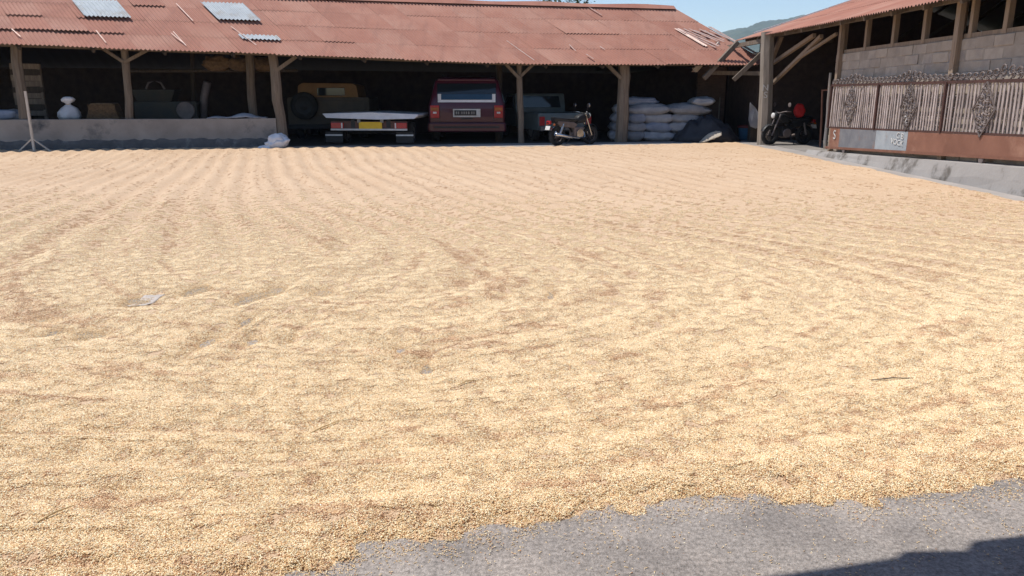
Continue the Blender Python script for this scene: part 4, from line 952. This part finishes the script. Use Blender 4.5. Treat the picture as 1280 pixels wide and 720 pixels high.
# hung white sheet, tubs
p = atY(943, 145, 25.2); mb = MB(); pts_ = [(938, 128), (944, 134), (949, 142), (949, 158), (945, 161), (938, 158), (936, 150), (937, 140)]
vs = [tuple(atY(u, v_, 23.45+.04*math.sin(i*2))) for i, (u, v_) in enumerate(pts_)]; n = len(vs)
mb.add(vs+[(x, y+.05, z) for x, y, z in vs], [tuple(range(n)), tuple(range(2*n-1, n-1, -1))]+[(i, (i+1) % n, (i+1) % n+n, i+n) for i in range(n)])
tb = atY(934, 170, 24.85)
tag(mb.build('folded_sheet', 'sack', bevel=.012), 'stiff grey white sheet standing on end beside the corner post', 'sheet')
t = thing('plastic_tub', (atY(932, 170, 24.6).x, 24.6, .015), 'blue plastic tub with dark red lid standing by the corner post', 'tub')
MB().lathe([(.17, 0), (.2, .02), (.24, .36), (.25, .38)], (0, 0, 0), 'Z', 20).build('tub_body', 'bluebucket', t, smooth=True); MB().lathe([(.27, .37), (.28, .40), (.26, .44), (.1, .46)], (0, 0, 0), 'Z', 20).build('lid', mat('dark_red_plastic', (.16, .03, .03), (.12, .025, .025), 5, .5), t, smooth=True)
bx_ = MB().box((0, 0, .25), (.34, .3, .50)).build('wooden_crate', 'wood_dark', bevel=.01); bx_.location = (atY(943, 170, 23.75).x, 23.75, .015); tag(bx_, 'dark wooden crate under the stiff grey white sheet', 'crate')
# red bag on the motorbike in the doorway
rbg = sackmesh(.30, .24, .40, 9, rough=.1).build('red_bag', 'red', smooth=True, fix=False); q = atY(998, 139, mb2.location.y+.12); rbg.location = (q.x, q.y, .86); tag(rbg, 'bright red bag set on the seat of the motorbike in the doorway', 'bag')
rbg.location = mb2.matrix_basis @ Vector((-.38, 0, 1.02))

# ---- left bays
bench = thing('work_bench', sh(60, .9), 'rough plank bench hidden behind the low plaster wall', 'bench', SHED_RZ)
for k in range(4): MB().box((0, -.28+.19*k, .71), (11, .17, .04)).build('plank', 'wood_dark', bench)
for x in (-5, -2.5, 0, 2.5, 5):
    for y in (-.3, .3): MB().box((x, y, .345), (.08, .08, .69)).build('leg', 'wood_dark', bench)
p = sh(92, .75); t = thing('tied_bag', (p.x, p.y, .73), 'plump white bag tied at the neck behind the low wall', 'bag'); t.scale = (.92, .92, .88)
MB().lathe([(.10, 0), (.26, .02), (.31, .12), (.29, .24), (.2, .36), (.11, .43), (.055, .47)], n=24).build('bag_body', 'whitecloth', t, smooth=True)
MB().lathe([(.055, .46), (.07, .50), (.15, .56), (.17, .62), (.12, .68), (.05, .70)], n=16).build('bag_top', 'whitecloth', t, smooth=True); MB().lathe([(.058, .455), (.065, .465), (.058, .48)], n=14, closed=False).build('tie', 'straw', t)
for o in t.children:
    for v_ in o.data.vertices:
        n_ = mnoise.noise(v_.co*7+Vector((3, 1, 2)))*.34+mnoise.noise(Vector((math.atan2(v_.co.y, v_.co.x)*3, v_.co.z*3, 5)))*.16
        v_.co.x *= 1+n_; v_.co.y *= 1+n_; v_.co.x += .07*max(0, v_.co.z-.3)
p = sh(137, .75); t = thing('cane_basket', (p.x, p.y, .73), 'brown woven cane basket upturned beside the tied white bag', 'basket', SHED_RZ)
MB().prism(rounded([(-.42, 0), (.42, 0), (.30, .45), (-.30, .45)], .08), 'Y', -.3, .3).build('basket_body', 'basket', t, bevel=.05)
mb = MB()
for k in range(6): mb.box((0, -.305, .06+.065*k), (.80-.045*k, .02, .03))
for k in range(9): mb.box((-.32+.08*k, -.312, .22), (.02, .014, .40))
mb.build('weave', 'basket', t)
for k, (u, d_, m, L_) in enumerate(((6, .7, 'sackblue', 1.1), (22, .75, 'sack', .8), (-30, .8, 'sack', 1.1))):
    p = sh(u, d_); sack((p.x, p.y, .73+.14), (L_, .6, .30), SHED_RZ, ['blue grey sack lying on the bench at the slatted rack', 'small pale sack lying against the slatted rack', 'pale sack lying beside the blue grey sack on the bench'][k], m, None, seed=80+k)
    COL.objects[-1].pop('group', None) if 'group' in COL.objects[-1] else None
# slatted rack
rk = thing('slatted_rack', sh(46, 1.6), 'tall wooden rack of slats standing behind the first post', 'rack', SHED_RZ)
for x in (-.34, .34): MB().box((x, 0, 1.1), (.07, .07, 2.2)).build('upright', 'wood', rk)
for k in range(9): MB().box((random.uniform(-.01, .01), -.05, .9+.155*k), (.74, .025, .14), ry=random.uniform(-.03, .03)).build('slat', 'wood_dark' if k % 3 == 1 else 'wood', rk)
MB().box((0, .05, 1.1), (.6, .03, 2.0)).build('back_board', 'wood_dark', rk)
# threshing machine in the dark
th = thing('threshing_machine', sh(225, 2.4), 'dark threshing machine with hopper and pulley standing in the shadowed bay', 'machine', SHED_RZ)
MB().box((-.2, 0, .75), (1.7, .9, .9)).build('casing', 'machine', th, bevel=.03); MB().box((-.5, 0, 1.36), (.9, .7, .35), taper=1.35).build('hopper', 'machine', th, bevel=.02)
MB().lathe([(.05, -.03), (.24, -.03), (.26, 0), (.24, .03), (.05, .03)], (.35, -.5, .95), 'Y', 20).build('pulley', 'iron', th); MB().tube([(.7, 0, .3), (.8, 0, 1.3), (.95, -.1, 1.75)], .11, 12).build('blower_pipe', 'iron', th, smooth=True)
MB().tube([(-.7, -.3, 1.55), (-.62, -.3, 1.72), (-.45, -.3, 1.78), (-.28, -.3, 1.72), (-.2, -.3, 1.55)], .03, 8).build('handle', 'iron', th)
for x in (-.9, .5):
    for y in (-.38, .38): MB().box((x, y, .16), (.09, .09, .32)).build('leg', 'iron', th)
# grey cloth thrown over the wall's end
mb = MB(); nx_, ny_ = 26, 8
for j in range(ny_+1):
    for i in range(nx_+1):
        q = shv(258+75*i/nx_, 148.5, .0); q = q+INW*(.02+.5*j/ny_); hump = .13*math.exp(-((i/nx_-.62)/.2)**2)+.05*math.exp(-((i/nx_-.15)/.1)**2)
        q.z = shv(0, 149.5).z+.01+max(0, hump*(math.sin(math.pi*(j+.5)/(ny_+1)))+.02*mnoise.noise(Vector((i*.5, j*.6, 2)))); mb.v.append(tuple(q))
for j in range(ny_):
    for i in range(nx_): a = j*(nx_+1)+i; mb.f.append((a, a+1, a+nx_+2, a+nx_+1))
o = mb.build('grey_cloth', 'sack', smooth=True, fix=False); o.modifiers.new('thick', 'SOLIDIFY').thickness = .012; tag(o, 'crumpled grey cloth lying on top of the low plaster wall', 'cloth')
# bundles on the loft poles
lp = MB(); a, b2 = shv(205, 89, 1.5), shv(345, 88, 1.5); lp.tube([a-E_*1, b2+E_*.6], .045, 8); tag(lp.build('loft_pole', 'wood_dark'), 'pole slung under the roof carrying brown bundles', 'pole')
for k, (u, v_, wd) in enumerate(((272, 82, .8), (302, 81, .8), (330, 79, .7))):
    p = shv(u, v_, 1.5); mb = sackmesh(wd, .5, .42, 30+k, rough=.22); o = mb.build('straw_bundle', 'basket', smooth=True, fix=False); o.location = (p.x, p.y, a.z+.2); o.rotation_euler = (0, random.uniform(-.1, .1), SHED_RZ); tag(o, 'brown straw bundle under the shed roof, ' + ('at the free end of its pole', 'in the middle of its pole', 'nearest the post ending the wall')[k], 'bundle', 'bundles stowed under the shed roof')
# white sack crumpled at the foot of the post
p = G(349, 185.2); o = sackmesh(.60, .40, .36, 41, rough=.24).build('crumpled_sack', 'whitecloth', smooth=True, fix=False); o.location = (p.x, p.y-.05, .16); o.rotation_euler = (.1, -.2, .2); tag(o, 'crumpled white sack lying at the foot of the post ending the wall', 'sack')
p = G(333, 185.8); o = mound('plastic_bag', (p.x-.02, p.y-.03, .0), .22, .14, .09, 'whitecloth', 16, rough=.6, pk=.7); tag(o, 'flattened white plastic bag beside the crumpled sack', 'bag')
# wooden prop leaning at the wall
t = thing('wooden_trestle', G(43, 189.4), 'thin wooden prop with two struts standing before the low wall', 'trestle'); b0 = G(43, 189.4)
MB().bar(b0+Vector((0, 0, .0)), atY(31.5, 114, b0.y+.12), .055, .04).build('staff', 'wood_pale', t, world=True)
j0 = b0.lerp(atY(31.5, 114, b0.y+.12), .22)
for u in (23, 64): MB().bar(G(u, 189.6), j0, .035, .03).build('strut', 'wood_pale', t, world=True)

# ---- bits lying on the rice
def on_rice(u, v_): p = G(u, v_, .02); return Vector((p.x, p.y, float(rice_h(np.array([p.x]), np.array([p.y]))[0])))
for u, v_, L_, rz, lab in ((401, 538, .20, .95, 'pale broken straw lying alone on the rice'), (71, 648, .12, 1.0, 'short straw lying near the left end of the dark streak'), (583, 481, .10, .7, 'short brown straw on the middle of the rice bed'), (1115, 476, .22, .1, 'long brown twig lying flat on the rice')):
    p = on_rice(u, v_); d = Vector((math.cos(rz), math.sin(rz), 0))*L_/2; mb = MB().tube([p-d+Vector((0, 0, .006)), p+Vector((0, .004, .012)), p+d+Vector((0, 0, .008))], [.0025, .0032, .002], 6); tag(mb.build('straw_stalk', 'straw' if L_ != .22 else 'wood'), lab, 'straw')
p = on_rice(182, 374); mb = MB(); nx_, ny_ = 6, 6
for j in range(7):
    for i in range(7): mb.v.append((p.x-.075+.15*i/6+.01*random.random(), p.y-.13+.26*j/6+.012*random.random(), float(rice_h(np.array([p.x-.075+.15*i/6]), np.array([p.y-.13+.26*j/6]))[0])+.006+.006*random.random()))
for j in range(6):
    for i in range(6): a = j*7+i; mb.f.append((a, a+1, a+8, a+7))
o = mb.build('plastic_scrap', 'paper', smooth=True, fix=False); o.modifiers.new('thick', 'SOLIDIFY').thickness = .002; tag(o, 'pale square scrap of plastic lying on the rice', 'scrap')

# ================================================================== BEYOND
# tree behind the ridge
def tree(loc, h, rad, label, seed):
    t = thing('leafy_tree', loc, label, 'tree'); rg = random.Random(seed)
    mb = MB(); mb.tube([(0, 0, 0), (.1, 0, h*.3), (0, .1, h*.6)], [.28, .22, .12], 8)
    for k in range(7):
        a = k*.9; mb.tube([(0, 0, h*(.32+.05*k)), (math.cos(a)*rad*.4, math.sin(a)*rad*.4, h*(.5+.05*k)), (math.cos(a)*rad*.75, math.sin(a)*rad*.75, h*(.6+.05*k))], [.1, .06, .02], 6)
    mb.build('trunk', 'bark', t, smooth=True)
    mb = MB(); cl = []
    for k in range(46):
        while True:
            p = Vector((rg.uniform(-1, 1), rg.uniform(-1, 1), rg.uniform(-1, 1)))
            if p.length < 1: break
        cl.append(Vector((p.x*rad, p.y*rad, h*.68+p.z*h*.3)))
    for c in cl:
        for k in range(150):
            d = Vector((rg.gauss(0, 1), rg.gauss(0, 1), rg.gauss(0, .7)))*.28; q = c+d; s_ = rg.uniform(.05, .11)
            x = Vector((rg.uniform(-1, 1), rg.uniform(-1, 1), rg.uniform(-.6, .6))).normalized(); y = x.cross(Vector((rg.uniform(-.5, .5), rg.uniform(-.5, .5), 1))).normalized()
            o_ = len(mb.v); mb.v += [tuple(q-x*s_), tuple(q-y*s_*.5), tuple(q+x*s_), tuple(q+y*s_*.5)]; mb.f.append((o_, o_+1, o_+2, o_+3))
    mb.build('crown', 'leaf', t, fix=False)
p = atY(712, 118, 46); tree((p.x, 46, -.08), 7.55, 2.1, 'leafy tree whose top just shows above the shed ridge', 4)
# wooded hill
hm = mat('wooded_hillside', (.06, .085, .045), (.03, .05, .028), .03, .95, rnd=0, c3=(.1, .12, .06), s3=.008)
mb = MB(); na, nr = 420, 30
for j in range(nr+1):
    for i in range(na+1):
        az = R(-25+75*i/na); r_ = 1300+780*j/nr; x, y = r_*math.sin(az), r_*math.cos(az)
        prof = 158*math.exp(-((math.degrees(az)-20)/14)**2)+60*math.exp(-((math.degrees(az)+8)/14)**2)
        z = prof*math.sin(math.pi*min(1, j/nr*1.0)*.5)**.8*(1+.25*mnoise.noise(Vector((x*.002, y*.002, 1))))+14*abs(mnoise.noise(Vector((x*.022, y*.022, 4))))*min(1, j/3)+6*mnoise.noise(Vector((x*.06, y*.06, 7)))*min(1, j/3)
        mb.v.append((x, y, z-.6))
for j in range(nr):
    for i in range(na): a = j*(na+1)+i; mb.f.append((a, a+1, a+na+2, a+na+1))
struct(mb.build('wooded_hill', hm, smooth=True, fix=False))
# haze between here and the hill
HAZE = True
if HAZE:
    hz_ = MB().box((200, 1030, 139), (3400, 2140, 282)); hb = hz_.build('haze', bpy.data.materials.new('haze_air'))
    hmx = hb.data.materials[0]; hmx.use_nodes = True; hn = hmx.node_tree; hn.nodes.remove(hn.nodes['Principled BSDF'])
    pv = hn.nodes.new('ShaderNodeVolumePrincipled'); pv.inputs['Color'].default_value = (.72, .84, 1, 1); pv.inputs['Density'].default_value = .00024; pv.inputs['Anisotropy'].default_value = .2
    hn.links.new(pv.outputs[0], hn.nodes['Material Output'].inputs['Volume']); hb['kind'] = 'stuff'; hb['label'] = 'thin blue haze lying over the valley'; hb['category'] = 'haze'

# ================================================================== VERANDA BEHIND THE CAMERA (throws the shade at the near right)
ver = thing('tiled_veranda', (0, -1.2, 0), 'tiled veranda roof on posts behind the photographer', 'veranda')
ZV = 3.0; off = Vector((SUN_DIR.x, SUN_DIR.y, 0))*(ZV/math.tan(SUN_EL))
edge = [(-3.5, .75), (-1.2, 1.35), (.1, 1.78)]+[tuple(G(u, v_))[:2] for u, v_ in ((960, 720), (1040, 709), (1118, 697), (1130, 689), (1206, 688), (1216, 676), (1290, 668))]+[(2.4, 2.30), (2.45, 2.42), (3.2, 2.5), (3.25, 2.62), (6, 3.0)]
top = [Vector((x, y, 0))+off for x, y in edge]
mb = MB(); n = len(top); vs = []
for p in top: vs.append((p.x, p.y, ZV))
for p in top: vs.append((p.x-.1, -2.6, ZV+1.2))
vs += [(x, y, z+.06) for x, y, z in vs]
fs = [(i, i+1, n+i+1, n+i) for i in range(n-1)]+[(2*n+i, 3*n+i, 3*n+i+1, 2*n+i+1) for i in range(n-1)]+[(i, 2*n+i, 2*n+i+1, i+1) for i in range(n-1)]
mb.add(vs, fs); mb.build('tile_roof', 'tile', ver, world=True)
for x in (-3.4, -.6, 4.4): MB().box((x, -1.3, 1.85), (.14, .14, 3.7)).build('post', 'wood', ver, world=True)
MB().box((.6, -2.6, 2.0), (10, .15, 4.0)).build('house_wall', 'wallplaster', ver, world=True)
